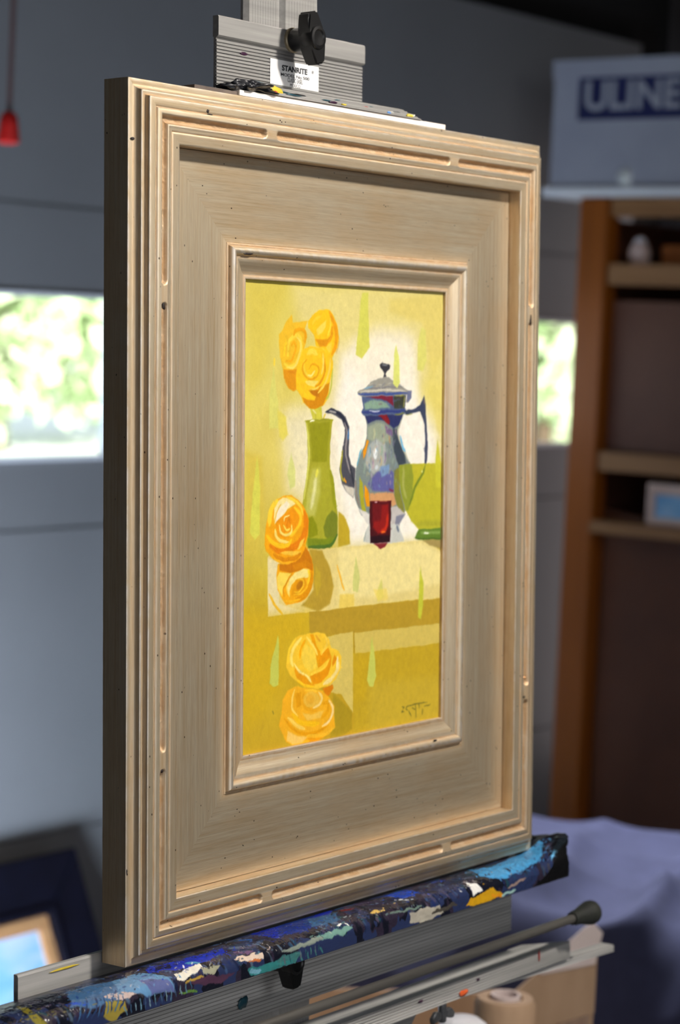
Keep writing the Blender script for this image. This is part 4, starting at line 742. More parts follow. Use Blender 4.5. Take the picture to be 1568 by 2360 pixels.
# the canvas itself
PAINT = '''0 226 212 140 180 0 80 466 6 2130 -45 2143 616 966 517 538 262
0 234 226 196 270 0 100 965 428 1409 293 1766 312 1869 748 2100 938 2121 1176 1902 1689 1070 1701 777 1455 453 1286 393 834 853 731
0 243 238 224 144 0 100 1023 463 1410 357 1720 387 1821 711 2036 1032 1838 1676 1114 1659 962 1284 927 837
0 240 232 208 173 0 80 995 517 1110 363 1348 276 1687 286 1799 395 1819 618 1263 622
0 228 218 170 108 0 60 448 791 655 783 645 1099 578 1360 453 1269 409 1007
0 218 198 100 50 0 60 1497 63 2099 12 2106 427 1995 579 1876 216 1498 154
0 222 206 110 36 0 60 1928 467 2106 427 2117 986 2051 937
0 212 190 70 162 0 50 39 24 398 26 346 233 202 578 45 748
0 210 186 70 58 0 70 35 1044 194 1090 224 1433 147 1687 41 1681
0 212 210 92 7 0 100 1194 38 1261 35 1282 386 1201 469 1133 443 1154 299
0 216 212 112 14 0 100 1860 245 1909 262 1928 467 1882 543 1818 534 1822 357
0 216 212 110 11 0 100 295 525 345 748 353 912 259 911 263 705
0 222 208 90 18 0 100 339 791 421 835 442 947 395 990 354 963
0 212 214 128 14 0 100 478 1069 521 1183 515 1279 467 1295 438 1199
0 212 210 84 9 0 100 141 1080 176 1260 172 1568 126 1600 79 1547 103 1301
1 240 210 60 4 8 100 301 478 298 525
0 222 203 128 4 0 100 647 1682 1083 1686 1890 1687 2148 1777 2154 2098 1631 2084 668 2086 258 2079 254 1704
0 232 216 146 50 0 100 972 1700 1882 1694 2130 1786 2134 1993 1463 2040 977 2015
0 226 212 160 11 0 100 254 1713 364 1747 367 2010 622 2076 258 2079
0 178 148 46 18 0 100 663 1683 801 1695 880 1806 921 1934 883 2047 760 2087 591 2036 712 1949 694 1776
0 196 168 40 14 0 60 733 1787 779 1838 788 1916 751 1990 719 1901
1 235 178 48 4 7 100 958 1801 1007 1920 1031 1970
0 204 204 118 7 0 100 1156 1753 1199 1903 1176 1990 1127 1977 1126 1889
0 212 206 108 11 0 100 1436 1918 1463 2040 1397 2075 1380 2014
0 232 200 78 11 0 70 984 1996 1136 1997 1137 2085 978 2083
0 232 206 90 14 0 60 1346 1982 1495 1992 1513 2063 1397 2075
1 235 183 38 4 9 100 271 1942 323 2007 397 2078
0 205 170 28 162 0 80 21 2049 258 2079 668 2087 677 2214 444 2290 417 2514 228 2682 27 2753
0 178 146 40 4 0 100 668 2084 1631 2087 2154 2098 2157 2285 1139 2255 855 2250 677 2214
0 205 182 88 5 0 100 1139 2255 2157 2274 2160 2410 1157 2394
0 208 186 95 5 0 100 839 2257 1131 2244 1139 2784 1017 2653 891 2620
1 168 138 32 4 6 100 1139 2243 1146 2391
0 188 158 34 11 0 100 1149 2396 2160 2410 2170 2941 1149 2943
0 196 168 50 108 0 70 1307 2604 2146 2637 2152 2939 1312 2923
0 196 162 25 50 0 60 1150 2411 1304 2415 1275 2700 1146 2736
0 168 142 28 14 0 100 922 2624 1131 2773 1132 2892 895 2952 924 2760
0 194 198 88 6 0 100 1335 2299 1361 2370 1388 2562 1356 2634 1315 2625 1290 2582 1320 2407
0 192 196 84 7 0 100 354 2206 370 2274 365 2518 314 2527 277 2500 297 2361
0 192 194 56 6 0 100 1876 1864 1918 1979 1916 2132 1891 2223 1856 2210 1862 2047
0 188 162 38 14 0 100 964 1454 1023 1483 1086 1585 1088 1671 967 1683
0 204 198 66 7 0 100 663 783 782 780 791 858 692 857
1 226 216 150 4 5 100 691 794 726 822
1 176 170 40 4 3 100 720 822 726 854
1 218 192 50 4 7 100 822 826 800 854
0 166 164 42 4 0 100 614 860 901 858 891 890 872 1014 870 1139 904 1282 942 1408 962 1499 958 1597 895 1665 780 1679 652 1675 610 1624 586 1430 606 1317 640 1204 645 1116 638 967 622 879
0 146 146 20 11 0 100 657 880 873 877 846 1014 839 1129 688 1126
1 204 202 90 4 9 100 629 879 650 1011 657 1125 636 1230 606 1361
1 150 154 24 8 17 100 880 1192 907 1318 932 1426
0 190 188 92 36 0 80 688 1170 773 1172 775 1331 720 1471 622 1467 634 1327
1 218 216 150 29 17 100 731 1224 707 1329 680 1416
1 226 220 80 14 13 100 742 1180 731 1224
0 116 126 32 7 0 100 899 1442 950 1476 958 1597 894 1652 822 1604 807 1545 849 1476
0 136 140 12 9 0 100 653 1486 692 1470 735 1524 753 1596 652 1613
0 120 136 24 11 0 100 644 1609 779 1624 894 1621 945 1614 895 1665 780 1677 652 1675
1 76 110 36 5 11 100 659 1669 780 1674 895 1661 955 1601
1 150 150 30 4 6 100 614 864 901 862
1 240 240 220 4 5 100 664 867 710 866
0 238 190 40 8 0 100 349 329 381 301 413 249 473 202 484 250 545 245 634 232 601 288 619 372 581 442 537 522 522 672 495 681 445 662 401 600 384 542 356 463 350 377
0 222 148 14 9 0 100 389 542 439 548 537 540 528 672 495 681 445 662 401 600
1 244 212 64 6 14 100 438 458 445 375 491 340 546 338 569 380 559 442 515 512 449 531 400 507
1 236 166 10 5 11 100 491 333 513 301 579 293 610 323 605 372
1 238 170 14 4 9 100 470 395 497 371 514 405 498 450 471 492 416 493
1 244 206 40 4 8 100 425 358 404 411 399 462
1 240 216 100 4 8 100 527 346 563 373 559 428 537 491 493 533 427 531
1 214 134 8 11 7 100 439 558 505 561
0 246 196 24 7 0 100 634 239 690 195 746 162 854 162 900 196 930 252 954 329 943 382 898 447 881 472 800 410 715 391 691 321 635 284
1 236 160 10 7 15 100 854 176 901 235 928 315 917 394 880 444
1 232 158 10 6 14 100 714 352 771 368 839 360 879 324 890 267
0 226 150 8 9 0 100 714 352 850 349 828 392 760 397
0 246 214 84 7 0 100 719 292 786 245 820 223 815 269 776 312 731 327
1 248 214 66 4 6 100 866 211 865 268 839 325
1 242 205 50 4 9 100 679 259 712 223 769 200
0 240 206 64 7 0 100 817 396 885 362 880 419 852 434
1 204 142 30 11 4 60 949 315 954 365 927 429
0 246 196 28 7 0 100 592 414 658 392 771 404 863 437 893 490 888 561 860 632 850 720 793 773 720 791 652 783 596 748 573 714 522 668 516 582 542 495
0 212 138 4 7 0 100 584 717 640 731 708 734 752 650 820 632 860 621 844 699 793 773 720 791 652 783 601 748
0 192 116 4 9 0 100 645 675 746 664 753 713 696 706
1 246 212 70 8 18 100 636 441 681 423 726 443
1 240 204 60 4 9 100 603 476 596 529 627 574 672 584 711 555
1 230 162 8 4 6 100 649 539 677 507 722 510 748 544 728 587 661 601 599 574 584 518 631 476
1 240 220 120 4 7 100 638 577 677 577 711 548
0 238 214 104 6 0 100 605 616 661 608 751 611 706 647 639 643
1 240 212 96 4 8 100 789 438 795 509 779 569
1 220 148 4 4 8 100 809 473 810 561 768 622 718 647
1 242 206 84 4 9 100 866 472 853 561 808 632 741 685
1 246 200 30 6 14 100 538 609 572 668 640 706 696 727
1 236 200 90 4 5 100 662 664 718 661 752 646
1 188 188 72 4 7 100 889 536 884 614 855 702 827 727
0 74 74 84 4 0 100 815 813 878 783 973 806 1037 850 1070 907 1071 980 1068 1092 1092 1154 1143 1178 1135 1245 1127 1369 1053 1333 997 1275 973 1185 990 1090 1021 979 1024 912 992 861 910 828 829 816
1 36 40 60 7 12 100 838 808 909 805 982 833 1038 890 1048 940
1 170 166 160 4 6 100 860 805 932 814
1 150 142 142 4 7 100 1024 878 1046 940 1038 1035 1041 1108 1079 1193 1116 1233
1 58 128 190 4 7 100 1061 929 1059 991
1 166 160 50 4 8 100 1004 1062 986 1146 997 1230 1023 1259
1 226 150 30 4 6 100 1020 1236 1043 1271
0 204 198 182 9 0 100 1007 1275 1127 1312 1127 1366 1053 1333
1 42 46 58 11 9 100 1083 1171 1107 1227 1126 1290
0 124 136 132 5 0 100 1236 829 1671 825 1643 877 1614 935 1620 992 1675 1080 1746 1157 1720 1366 1697 1481 1634 1537 1298 1557 1260 1533 1203 1485 1156 1415 1132 1346 1135 1262 1148 1178 1179 1111 1234 1033 1261 965 1260 897
0 42 48 96 11 0 100 1240 835 1661 831 1614 900 1556 928 1478 876 1363 864 1269 891
0 132 26 36 9 0 100 1363 825 1477 831 1516 876 1507 899 1439 864
0 152 162 140 18 0 100 1270 914 1364 881 1478 899 1537 957 1499 1014 1347 1012 1271 988
0 120 90 132 14 0 100 1459 899 1537 934 1547 974 1479 956
0 58 68 80 14 0 100 1546 928 1614 935 1620 992 1675 1080 1701 1156 1618 1172 1558 1072
1 200 150 100 11 6 80 1508 974 1519 1031
0 170 174 168 22 0 100 1290 1022 1365 989 1461 1025 1482 1128 1445 1208 1331 1222 1245 1157 1263 1078
1 120 170 190 9 8 75 1290 1033 1298 1068 1288 1102
1 190 160 170 9 8 75 1329 1119 1337 1154 1327 1188
1 140 170 140 9 8 75 1423 1036 1431 1070 1420 1104
1 190 170 120 9 8 75 1415 1110 1423 1144 1412 1178
1 120 150 170 9 8 75 1292 1153 1300 1187 1289 1221
1 190 200 200 9 8 75 1366 1006 1374 1040 1363 1074
1 130 110 150 9 8 75 1462 1082 1470 1117 1459 1151
1 150 170 150 9 8 75 1236 1146 1244 1180 1233 1214
1 150 160 190 9 8 75 1388 1206 1396 1241 1385 1275
1 170 160 180 9 8 75 1312 1216 1320 1250 1309 1284
1 170 150 130 9 8 75 1441 956 1449 990 1438 1024
1 190 190 150 9 8 75 1336 920 1344 955 1333 989
0 238 242 242 9 0 100 1380 1086 1378 1102 1372 1115 1363 1123 1353 1122 1344 1115 1337 1102 1335 1085 1337 1069 1343 1056 1352 1049 1362 1049 1371 1057 1378 1070
0 206 214 218 9 0 100 1387 1178 1386 1185 1381 1190 1374 1193 1367 1193 1360 1190 1355 1184 1353 1177 1355 1170 1359 1165 1366 1162 1374 1162 1381 1165 1385 1171
0 232 150 18 4 0 100 1266 991 1282 1002 1255 1084 1226 1120 1220 1078
1 98 170 196 4 6 100 1206 1055 1170 1122 1154 1161
1 192 190 168 4 8 100 1643 871 1611 935 1625 992 1675 1074 1736 1151
1 108 180 218 4 9 100 1635 975 1665 1051 1690 1080
0 94 94 152 18 0 100 1369 1211 1502 1186 1561 1216 1563 1338 1486 1344 1333 1330 1275 1283
0 122 152 190 14 0 100 1406 1178 1511 1158 1507 1215 1426 1247
0 206 152 102 11 0 100 1295 1346 1563 1349 1598 1431 1545 1450 1525 1411 1296 1403
1 124 40 70 11 7 100 1514 1327 1561 1338
0 166 166 40 6 0 100 1186 1229 1219 1281 1240 1407 1259 1471 1212 1462 1183 1348
0 232 152 10 5 0 100 1238 1288 1285 1329 1296 1434 1263 1433 1239 1350
1 132 120 110 11 9 100 1142 1257 1153 1347 1184 1433
0 128 128 50 9 0 100 1565 1205 1628 1178 1631 1334 1692 1496 1623 1470 1573 1373
0 218 214 206 11 0 100 1175 1444 1297 1483 1298 1560 1241 1523
0 192 186 182 11 0 100 1536 1452 1603 1443 1697 1499 1634 1540 1537 1570
0 126 128 146 11 0 100 1595 1506 1697 1499 1637 1560 1626 1612 1576 1581
0 198 200 192 9 0 100 1298 1551 1261 1590 1232 1662 1338 1682 1530 1687 1691 1679 1655 1619 1625 1563
1 92 104 126 14 9 100 1605 1571 1624 1612
1 160 170 160 11 7 100 1261 1601 1243 1657
0 78 94 132 5 0 100 1201 705 1689 698 1685 785 1695 808 1681 831 1231 835 1198 812 1221 784
0 122 30 52 9 0 100 1248 710 1543 701 1555 779 1476 739 1342 722
0 134 164 142 14 0 100 1230 753 1323 730 1476 753 1515 787 1240 796
0 58 62 50 9 0 100 1552 710 1689 704 1680 792 1563 791
1 162 156 60 4 4 100 1562 702 1669 704
1 176 176 90 4 4 100 1674 710 1668 785
1 48 60 124 4 9 100 1212 812 1420 814 1690 805
1 204 208 222 4 4 100 1287 807 1400 805
1 130 130 50 4 4 100 1564 828 1681 824
0 152 150 140 5 0 100 1154 682 1182 666 1238 654 1303 614 1397 588 1492 584 1560 606 1648 640 1708 666 1757 669 1758 715 1719 750 1689 750 1708 698 1201 711 1159 697
1 190 186 172 5 4 70 1284 631 1322 622
1 120 122 130 5 4 70 1318 639 1356 631
1 170 160 140 5 4 70 1352 647 1390 622
1 190 186 172 5 4 70 1386 631 1424 631
1 120 122 130 5 4 70 1421 638 1459 622
1 170 160 140 5 4 70 1455 646 1493 630
1 190 186 172 5 4 70 1489 630 1528 621
1 120 122 130 5 4 70 1524 638 1563 630
1 170 160 140 5 4 70 1559 646 1597 621
1 190 186 172 5 4 70 1594 629 1633 630
1 60 80 142 4 9 100 1164 695 1342 694 1718 685
1 204 198 182 4 6 100 1182 677 1417 668 1688 670
1 110 110 122 4 3 100 1238 655 1417 651 1658 644
1 120 170 200 7 4 100 1228 659 1322 642
0 108 114 146 6 0 100 1713 669 1757 675 1753 721 1709 751 1699 710
0 52 52 60 4 0 100 1391 505 1415 495 1491 494 1510 504 1506 527 1473 544 1459 564 1470 584 1433 585 1444 562 1425 539 1396 522
1 126 130 134 4 4 100 1419 506 1477 503
0 218 222 118 5 0 100 1576 365 1606 439 1624 612 1590 653 1549 624 1553 440
0 54 64 90 4 0 100 1685 802 1789 791 1858 762 1897 700 1920 762 1931 903 1950 1020 1942 1138 1932 1167 1907 1166 1918 1020 1906 902 1859 809 1769 817 1691 831
1 160 130 100 4 3 100 1897 727 1905 762
1 150 152 60 4 3 100 1696 832 1771 821
1 140 170 140 7 5 55 1361 945 1358 971
1 170 150 130 7 6 55 1311 1110 1337 1135
1 90 100 130 7 6 55 1409 1128 1406 1150
1 150 170 150 7 4 55 1507 1186 1507 1226
1 120 170 190 7 5 55 1365 1035 1381 1069
1 110 130 120 7 4 55 1504 923 1497 955
1 150 170 150 7 4 55 1331 1301 1310 1333
1 90 100 130 7 5 55 1543 1004 1549 1040
1 120 150 170 7 3 55 1528 1093 1534 1118
1 110 130 120 7 5 55 1306 1110 1311 1147
1 190 200 200 7 5 55 1455 1027 1461 1046
1 190 200 200 7 5 55 1528 1229 1534 1248
1 110 130 120 7 5 55 1317 1267 1310 1306
1 70 80 110 7 3 55 1542 1246 1555 1263
1 90 100 130 7 3 55 1354 991 1352 1018
1 110 130 120 7 5 55 1607 1275 1616 1303
1 190 170 120 7 4 55 1274 1205 1263 1236
1 90 100 130 7 5 55 1444 1193 1434 1220
1 70 80 110 7 6 55 1435 963 1433 978
1 130 110 150 7 6 55 1328 1131 1329 1155
1 120 170 190 7 4 55 1398 1294 1410 1311
1 120 150 170 7 5 55 1589 1145 1572 1183
1 190 160 170 7 6 55 1525 1269 1526 1296
1 170 150 130 7 5 55 1347 1053 1348 1084
1 90 100 130 7 4 55 1292 1153 1286 1170
1 190 200 200 7 4 55 1445 982 1449 1004
1 190 200 200 7 3 55 1575 995 1571 1018
1 190 170 120 7 6 55 1453 1005 1453 1030
1 70 80 110 7 3 55 1576 1196 1573 1233
1 70 80 110 7 3 55 1468 933 1466 971
1 190 170 120 7 4 55 1257 1134 1271 1155
1 120 170 190 7 4 55 1401 1192 1408 1215
1 190 200 200 7 6 55 1530 1069 1529 1087
1 130 110 150 7 5 55 1570 1100 1587 1115
1 70 80 110 7 5 55 1531 1056 1535 1093
1 90 100 130 7 5 55 1452 1200 1448 1222
1 120 150 170 7 5 55 1477 1194 1479 1223
1 170 150 130 7 5 55 1487 1275 1486 1298
1 190 170 120 7 6 55 1283 1210 1292 1228
1 110 130 120 7 4 55 1562 960 1561 984
1 190 200 200 7 5 55 1313 1186 1297 1200
1 130 110 150 7 4 55 1412 1253 1398 1274
1 70 80 110 7 3 55 1332 1282 1320 1319
1 150 170 150 7 5 55 1305 1280 1304 1299
1 130 110 150 7 4 55 1511 1087 1511 1118
1 160 170 180 7 5 55 1488 1060 1483 1088
1 190 170 120 7 4 55 1409 1052 1409 1088
1 110 130 120 7 4 55 1342 1326 1347 1356
1 150 170 150 7 6 55 1551 1118 1544 1153
1 140 170 140 7 5 55 1587 1254 1583 1283
1 140 170 140 7 6 55 1442 991 1442 1022
1 70 80 110 7 3 55 1302 1046 1308 1085
1 170 150 130 7 6 55 1392 1129 1378 1145
1 130 110 150 7 5 55 1555 1001 1560 1036
1 190 170 120 7 4 55 1520 1181 1514 1221
1 150 170 150 7 6 55 1499 915 1482 930
1 110 130 120 7 4 55 1372 1078 1367 1095
1 130 110 150 7 6 55 1273 1305 1281 1338
1 120 150 170 7 5 55 1424 911 1431 929
1 90 100 130 7 3 55 1475 1080 1472 1105
1 120 150 170 7 3 55 1332 1013 1325 1034
1 90 100 130 7 5 55 1517 1020 1512 1053
1 190 170 120 7 4 55 1369 1033 1346 1066
1 190 160 170 7 6 55 1376 1034 1367 1050
1 120 150 170 7 4 55 1520 941 1520 975
1 130 110 150 7 6 55 1583 941 1588 968
1 160 170 180 7 5 55 1464 1026 1467 1053
1 140 170 140 7 6 55 1320 1257 1301 1276
1 120 150 170 7 3 55 1364 1213 1368 1228
1 190 160 170 7 6 55 1578 935 1584 955
1 60 80 130 11 4 50 1612 778 1651 777
1 130 150 150 11 4 50 1465 755 1504 760
1 110 60 90 11 4 50 1461 717 1500 720
1 90 120 150 11 4 50 1494 773 1532 773
1 60 80 130 11 4 50 1557 735 1596 740
1 130 150 150 11 4 50 1351 742 1389 740
1 110 60 90 11 4 50 1597 723 1635 717
1 90 120 150 11 4 50 1545 744 1583 741
1 60 80 130 11 4 50 1659 787 1699 796
1 130 150 150 11 4 50 1305 752 1343 760
1 110 60 90 11 4 50 1386 761 1425 765
1 90 120 150 11 4 50 1588 731 1627 731
1 60 80 130 11 4 50 1263 716 1301 711
1 130 150 150 11 4 50 1289 777 1327 788
0 162 142 82 11 0 100 1895 1683 2124 1684 2125 1757 1986 1729
0 186 180 44 5 0 100 1623 1167 1775 1163 2114 1167 2122 1617 1853 1612 1762 1542 1697 1476 1651 1364 1624 1247
0 140 150 46 7 0 100 1623 1167 1766 1166 1787 1280 1779 1368 1731 1477 1707 1482 1651 1364 1624 1247
1 164 168 84 18 13 100 1672 1184 1674 1306 1705 1394
1 114 132 36 4 10 100 1918 1177 1887 1242 1818 1305 1779 1374 1741 1448
0 220 224 130 4 0 100 1894 1219 1893 1222 1891 1225 1887 1227 1882 1227 1878 1225 1875 1222 1874 1218 1875 1215 1878 1212 1882 1211 1886 1211 1890 1212 1893 1215
1 160 160 44 36 22 80 1833 1575 2116 1581
0 94 126 42 6 0 100 1853 1612 2122 1611 2124 1692 1844 1678 1804 1666
1 130 160 80 14 9 100 1884 1636 2118 1641
1 240 244 226 7 5 100 1919 1639 1970 1641
1 60 90 30 4 4 100 1814 1669 2118 1684
0 198 194 52 7 0 100 2064 998 2109 1171 2112 1331 2050 1338 2037 1175
0 70 10 18 4 0 100 1296 1400 1537 1405 1529 1677 1310 1676
0 140 22 20 22 0 100 1334 1422 1506 1422 1510 1566 1471 1616 1394 1620 1336 1576
0 90 12 22 25 0 70 1334 1422 1429 1422 1421 1528 1336 1542
1 196 46 20 18 11 100 1496 1497 1482 1577 1423 1608
1 238 112 30 7 6 100 1430 1612 1469 1605
1 112 26 30 4 4 100 1301 1403 1533 1407
1 226 186 194 5 4 100 1355 1409 1379 1409
0 38 8 20 11 0 100 1311 1629 1524 1632 1525 1677 1311 1675
0 126 36 42 5 0 100 1346 1680 1503 1683 1472 1710 1424 1719 1386 1701
1 150 80 80 4 3 100 1349 1681 1499 1683
0 240 168 18 7 0 100 354 1755 442 1767 575 1726 624 1661 664 1702 704 1775 712 1847 695 1934 651 1984 556 2016 439 2022 395 1984 351 1922 339 1841
0 198 118 0 9 0 100 371 1756 442 1767 575 1729 624 1669 664 1702 705 1782 700 1821 631 1799 520 1821 476 1822 371 1798
0 214 136 0 14 0 70 497 1777 631 1746 688 1781 631 1796 520 1814
1 220 144 4 9 21 100 688 1831 678 1915 622 1975 533 2001
0 242 210 84 7 0 100 371 1808 487 1826 443 1879 405 1908 395 1966 351 1911 344 1841
0 238 218 130 7 0 100 465 1866 520 1824 603 1805 665 1812 669 1865 554 1861 488 1896 466 1954 438 1927
1 246 200 40 11 9 100 654 1818 671 1851 655 1900
0 224 152 10 9 0 100 493 1921 532 1867 621 1859 644 1899 611 1939 533 1976 488 1966
0 182 116 14 11 0 100 598 1914 586 1925 572 1931 557 1933 545 1929 539 1920 538 1908 545 1895 556 1885 571 1878 585 1877 597 1881 604 1890 604 1902
1 242 192 44 4 5 100 516 1940 560 1946 610 1911 604 1872 554 1865
1 240 186 40 4 5 100 511 1964 588 1955 641 1920 644 1878
1 240 206 90 4 8 100 465 1873 444 1917 472 1972
1 206 130 10 7 4 100 492 1830 443 1879 405 1922 417 1968
1 240 180 30 4 7 100 423 1996 500 2005 578 1993
0 238 164 14 8 0 100 481 1331 537 1359 599 1404 644 1455 659 1508 654 1578 635 1630 619 1682 575 1726 519 1754 442 1765 376 1753 300 1721 235 1672 218 1627 228 1565 243 1473 275 1405 334 1352 404 1331
1 226 128 4 11 25 100 616 1447 631 1507 618 1577 579 1628 485 1665 354 1668 277 1640
0 240 222 150 9 0 100 312 1383 394 1341 481 1351 526 1391 438 1422 373 1472 319 1507 308 1462
1 246 206 54 9 21 100 265 1508 270 1447 291 1399 339 1360
0 242 230 198 9 0 100 340 1415 438 1366 471 1389 416 1435 330 1497
1 226 170 30 5 3 100 378 1385 335 1435 314 1504
1 246 206 60 4 10 100 437 1339 515 1369 571 1410 599 1460
0 236 150 10 9 0 100 341 1491 406 1452 493 1414 549 1440 583 1487 550 1567 484 1588 407 1602 352 1575 330 1525
1 247 196 38 6 13 100 515 1415 566 1452 577 1487 550 1538 490 1578 418 1571
1 240 216 112 4 9 100 363 1516 374 1558 424 1581 484 1563 489 1522
0 230 140 8 9 0 100 486 1501 483 1517 473 1530 459 1537 442 1536 428 1528 418 1514 414 1498 417 1481 427 1468 442 1461 458 1462 472 1470 483 1484
1 240 216 130 4 6 100 412 1498 417 1470 461 1458
1 242 206 84 4 7 100 406 1518 434 1547 470 1542
1 212 124 6 7 3 100 439 1516 461 1482 472 1511
1 240 212 112 5 11 100 320 1542 336 1588 386 1618 463 1625
1 247 196 28 6 14 100 244 1576 288 1616 353 1644 441 1645 484 1612
0 240 190 60 5 0 100 370 1688 425 1681 513 1689 588 1684 552 1707 486 1714 425 1703
0 242 198 74 5 0 100 613 1603 602 1643 563 1672 535 1683 573 1631
1 214 134 4 7 15 100 310 1697 409 1734 508 1732 574 1705
1 240 176 30 4 7 100 316 1722 409 1755 497 1753
0 212 124 0 7 0 100 809 2592 919 2571 928 2597 879 2645 844 2632
0 236 172 30 11 0 100 537 2547 632 2567 775 2589 832 2620 891 2658 938 2710 933 2771 951 2853 882 2895 779 2915 665 2919 508 2921 447 2893 402 2834 374 2779 395 2711 405 2624 454 2563
1 240 200 92 4 8 100 526 2567 500 2635 505 2688 561 2740
0 220 152 10 11 0 100 532 2596 588 2584 597 2677 550 2686
1 228 162 22 6 14 100 616 2597 617 2665 674 2710 753 2726
0 228 180 62 14 0 100 787 2658 779 2681 755 2697 721 2703 683 2699 649 2685 625 2664 616 2640 624 2618 648 2602 682 2595 720 2599 754 2613 778 2634
0 222 164 40 18 0 80 730 2648 725 2662 713 2672 695 2676 674 2674 656 2666 643 2653 639 2639 643 2625 656 2616 674 2611 694 2613 712 2622 725 2634
1 237 204 116 4 10 100 775 2607 804 2649 776 2693 719 2708
1 240 190 50 4 7 100 627 2584 706 2589 769 2599
1 226 158 8 6 13 100 816 2686 874 2689 869 2742 811 2779
0 233 186 72 9 0 100 606 2720 697 2745 834 2728 794 2777 663 2778
1 240 208 136 4 10 100 885 2672 921 2719 910 2776 870 2815 812 2833
1 240 186 20 8 18 100 505 2720 584 2778 697 2805 777 2811
1 225 154 4 4 9 100 423 2742 507 2815 630 2862 778 2861 881 2830
1 239 198 84 6 13 100 461 2739 540 2791 630 2833
0 239 194 96 11 0 100 457 2823 563 2868 664 2884 608 2916 508 2914 452 2886
1 236 180 40 5 11 100 664 2876 824 2888 940 2859
0 222 148 0 9 0 100 665 2894 819 2904 767 2921 688 2922
0 240 194 48 7 0 100 628 2220 690 2219 770 2224 833 2237 874 2272 904 2336 968 2356 1010 2399 999 2482 953 2546 866 2580 763 2584 627 2563 536 2511 475 2460 441 2414 446 2344 478 2281 544 2234
1 243 216 104 6 13 100 589 2245 517 2295 490 2363 508 2417
1 246 206 50 14 9 100 533 2240 473 2305 457 2388
1 236 166 4 4 10 100 629 2262 584 2315 579 2371
0 240 204 68 6 0 100 635 2284 703 2318 766 2388 756 2448 682 2469 625 2432 591 2358
0 232 158 4 6 0 100 679 2224 713 2227 748 2308 789 2347 767 2452 731 2321
1 244 214 96 4 9 100 645 2239 714 2301 760 2366
0 228 148 4 6 0 100 875 2330 904 2390 899 2443 866 2508 797 2552 717 2553 682 2498 773 2481 847 2446 881 2402 790 2444 767 2452 783 2368
0 224 142 4 5 0 100 933 2378 960 2409 917 2456 910 2430
1 238 214 132 7 15 100 969 2399 967 2479 906 2534 820 2565
1 241 228 176 4 6 100 966 2403 958 2467
1 240 200 72 4 9 100 839 2251 860 2303 800 2370
1 246 202 60 4 8 100 884 2406 830 2455 750 2476 682 2494
0 228 152 8 7 0 100 524 2426 614 2473 671 2525 734 2563 615 2542 547 2498
1 242 218 126 4 8 100 519 2404 580 2456 660 2499 694 2534
1 225 165 40 4 9 100 736 2243 785 2286
1 246 196 30 4 9 100 548 2516 627 2552 717 2569
1 62 70 26 3 3 90 1677 2801 1704 2808 1692 2818
1 62 70 26 3 3 90 1692 2828 1678 2839 1705 2836
1 62 70 26 3 3 90 1754 2803 1731 2810 1729 2823 1748 2832
1 62 70 26 3 3 90 1743 2801 1839 2803 1974 2805
1 62 70 26 3 3 90 1756 2835 1775 2855 1790 2876
1 62 70 26 3 3 90 1798 2818 1831 2839
1 62 70 26 3 3 90 1835 2802 1840 2845 1846 2895
1 62 70 26 3 3 90 1877 2809 1878 2837
1 62 70 26 3 3 90 1919 2844 1919 2881
1 62 70 26 3 3 90 1936 2829 1978 2829 2018 2825
1 70 80 40 4 2 100 313 2681 325 2703'''
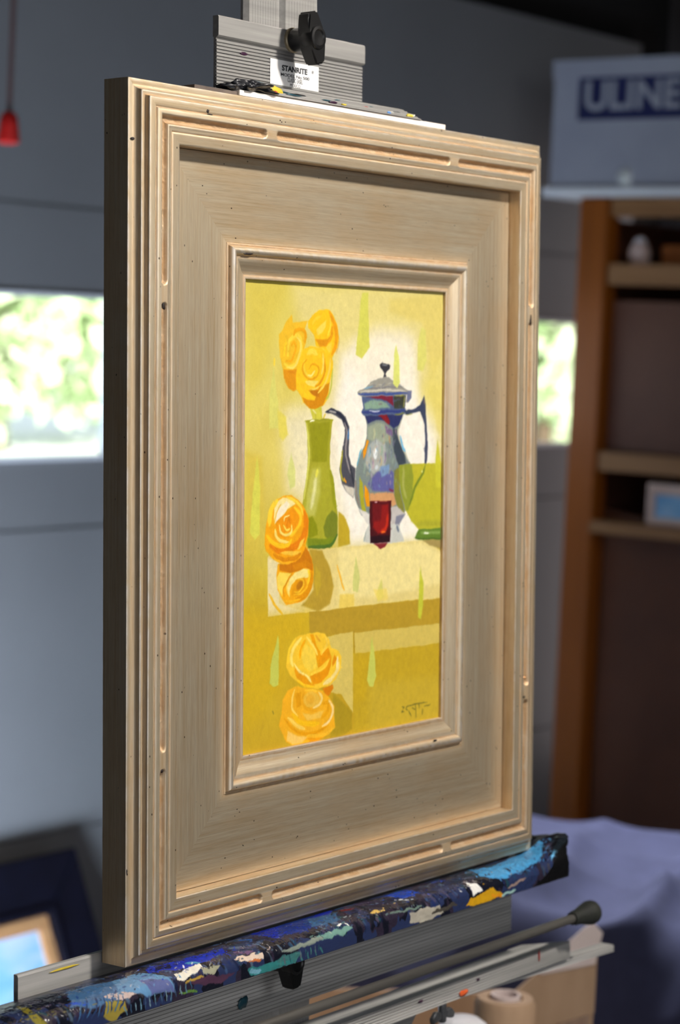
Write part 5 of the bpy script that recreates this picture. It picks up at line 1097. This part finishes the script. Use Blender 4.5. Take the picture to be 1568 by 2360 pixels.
def canvas():
    wmm, hmm = (FW - 2 * D2 * S) * 1e4, (FH - 2 * D2 * S) * 1e4; mg = 25
    nx, ny = 480, 660; cv = Canvas(-mg, wmm + mg, nx, -mg, hmm + mg, ny, 11); rng = np.random.default_rng(2)
    Yn = np.linspace(0, 1, ny)[:, None, None]; Xn = np.linspace(0, 1, nx)[None, :, None]
    st = [(0, (218, 202, 96)), (.25, (222, 207, 108)), (.45, (212, 193, 92)), (.6, (200, 178, 62)), (.7, (200, 170, 38)), (.85, (196, 162, 32)), (1, (192, 158, 36))]
    base = np.stack([np.interp(Yn[:, 0, 0], [s_[0] for s_ in st], [s_[1][k] for s_ in st]) for k in range(3)], -1)[:, None, :]
    cl = fbm(ny, nx, 10, 7, rng, 4)[..., None] - .5
    cv.C[:] = base * (1 + .22 * cl * np.array([.6, .75, 1.6])); cv.Ht[:] = .3
    for k in range(1500):                                       # scumbled background strokes
        x_, y_ = rng.uniform(0, wmm), rng.uniform(0, hmm); an = rng.uniform(.9, 2.2); l_ = rng.uniform(20, 110)
        i_, j_ = int(np.clip((x_ + mg) / (wmm + 2 * mg) * nx, 0, nx - 1)), int(np.clip((y_ + mg) / (hmm + 2 * mg) * ny, 0, ny - 1))
        c_ = base[j_, 0] * (1 + rng.normal(0, .035)); cv.op('s', c_, 14, rng.uniform(5, 14), .35, [(x_, y_), (x_ + l_ * math.cos(an), y_ + l_ * math.sin(an))], 16)
    cv.run(PAINT)
    for k in range(2600):                                       # small strokes that soften and break the edges
        x_, y_ = rng.uniform(20, wmm - 20), rng.uniform(20, hmm - 20); i_ = int((x_ + mg) / (wmm + 2 * mg) * nx); j_ = int((y_ + mg) / (hmm + 2 * mg) * ny); c_ = cv.C[j_, i_].copy()
        an = rng.uniform(0, 6.28); l_ = rng.uniform(8, 20); cv.op('s', c_ * rng.uniform(.97, 1.03), 5, rng.uniform(2, 4.5), .55, [(x_, y_), (x_ + l_ * math.cos(an), y_ + l_ * math.sin(an))], 6)
    cv.C *= 1 + .055 * cv.fine[..., None] * np.array([.7, .8, 1.5])
    b_ = cv.C.copy(); b_[1:-1, 1:-1] = (cv.C[1:-1, 1:-1] * 4 + cv.C[:-2, 1:-1] + cv.C[2:, 1:-1] + cv.C[1:-1, :-2] + cv.C[1:-1, 2:]) / 8; cv.C = b_
    # the pigments' own colours: the photo's, evened out for the lamp's falloff down the picture
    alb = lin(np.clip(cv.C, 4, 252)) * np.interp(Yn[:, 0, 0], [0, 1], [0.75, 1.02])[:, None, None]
    P = np.zeros((ny, nx, 3)); P[..., 0] = D2 * S + cv.xs[None, :] * 1e-4; P[..., 1] = FH - D2 * S - cv.ys[:, None] * 1e-4
    grain = fbm(ny, nx, 160, 120, rng, 3) - .5
    P[..., 2] = -.0131 * S + cv.Ht * .00022 + grain * .00013 + cv.fine * .00003
    add_obj('canvas', grid_mesh('canvas', np.ascontiguousarray(P[::-1]), color=np.clip(alb, 0, .92)[::-1]), M['oil'], F, label='oil painting of yellow roses, green vase, silver coffee pot and red glass on a table')
canvas()
# small dark chips and one bright nail head in the gilding
M['chip'] = simple('dark_chip', (26, 16, 12), (40, 26, 20), nscale=300, rough=.7); M['nail'] = simple('bare_brass', (214, 160, 110), (226, 176, 126), nscale=300, rough=.4, metal=.5)
for i, (x, y, z, sx, sy) in enumerate([(.0592, .4963, .0078, .0012, .0011), (.0612, .4945, .0078, .0026, .0004), (.0034, .4756, .0006, .0016, .0009), (.0211, .3817, .0084, .0013, .0022), (.0212, .1127, .0084, .0010, .0012), (.4066, .3845, .0086, .0012, .0036), (.1043, .4159, .0010, .0046, .0007), (.3054, .0953, .0012, .0019, .0007), (.4046, .1155, .0086, .0014, .0009), (.0007, .0560, .0001, .0005, .0016), (.0009, .0545, .0001, .0004, .0008)]):
    from_bm('chip', daub(x, y, z, sx, sy, .0004, i + 200, 2), M['chip'], F, smooth='all')
from_bm('nail', daub(.4054, .1291, .0080, .0014, .0012, .0012, 300, 2), M['nail'], F, smooth='all', label='bright nail head in the frame')
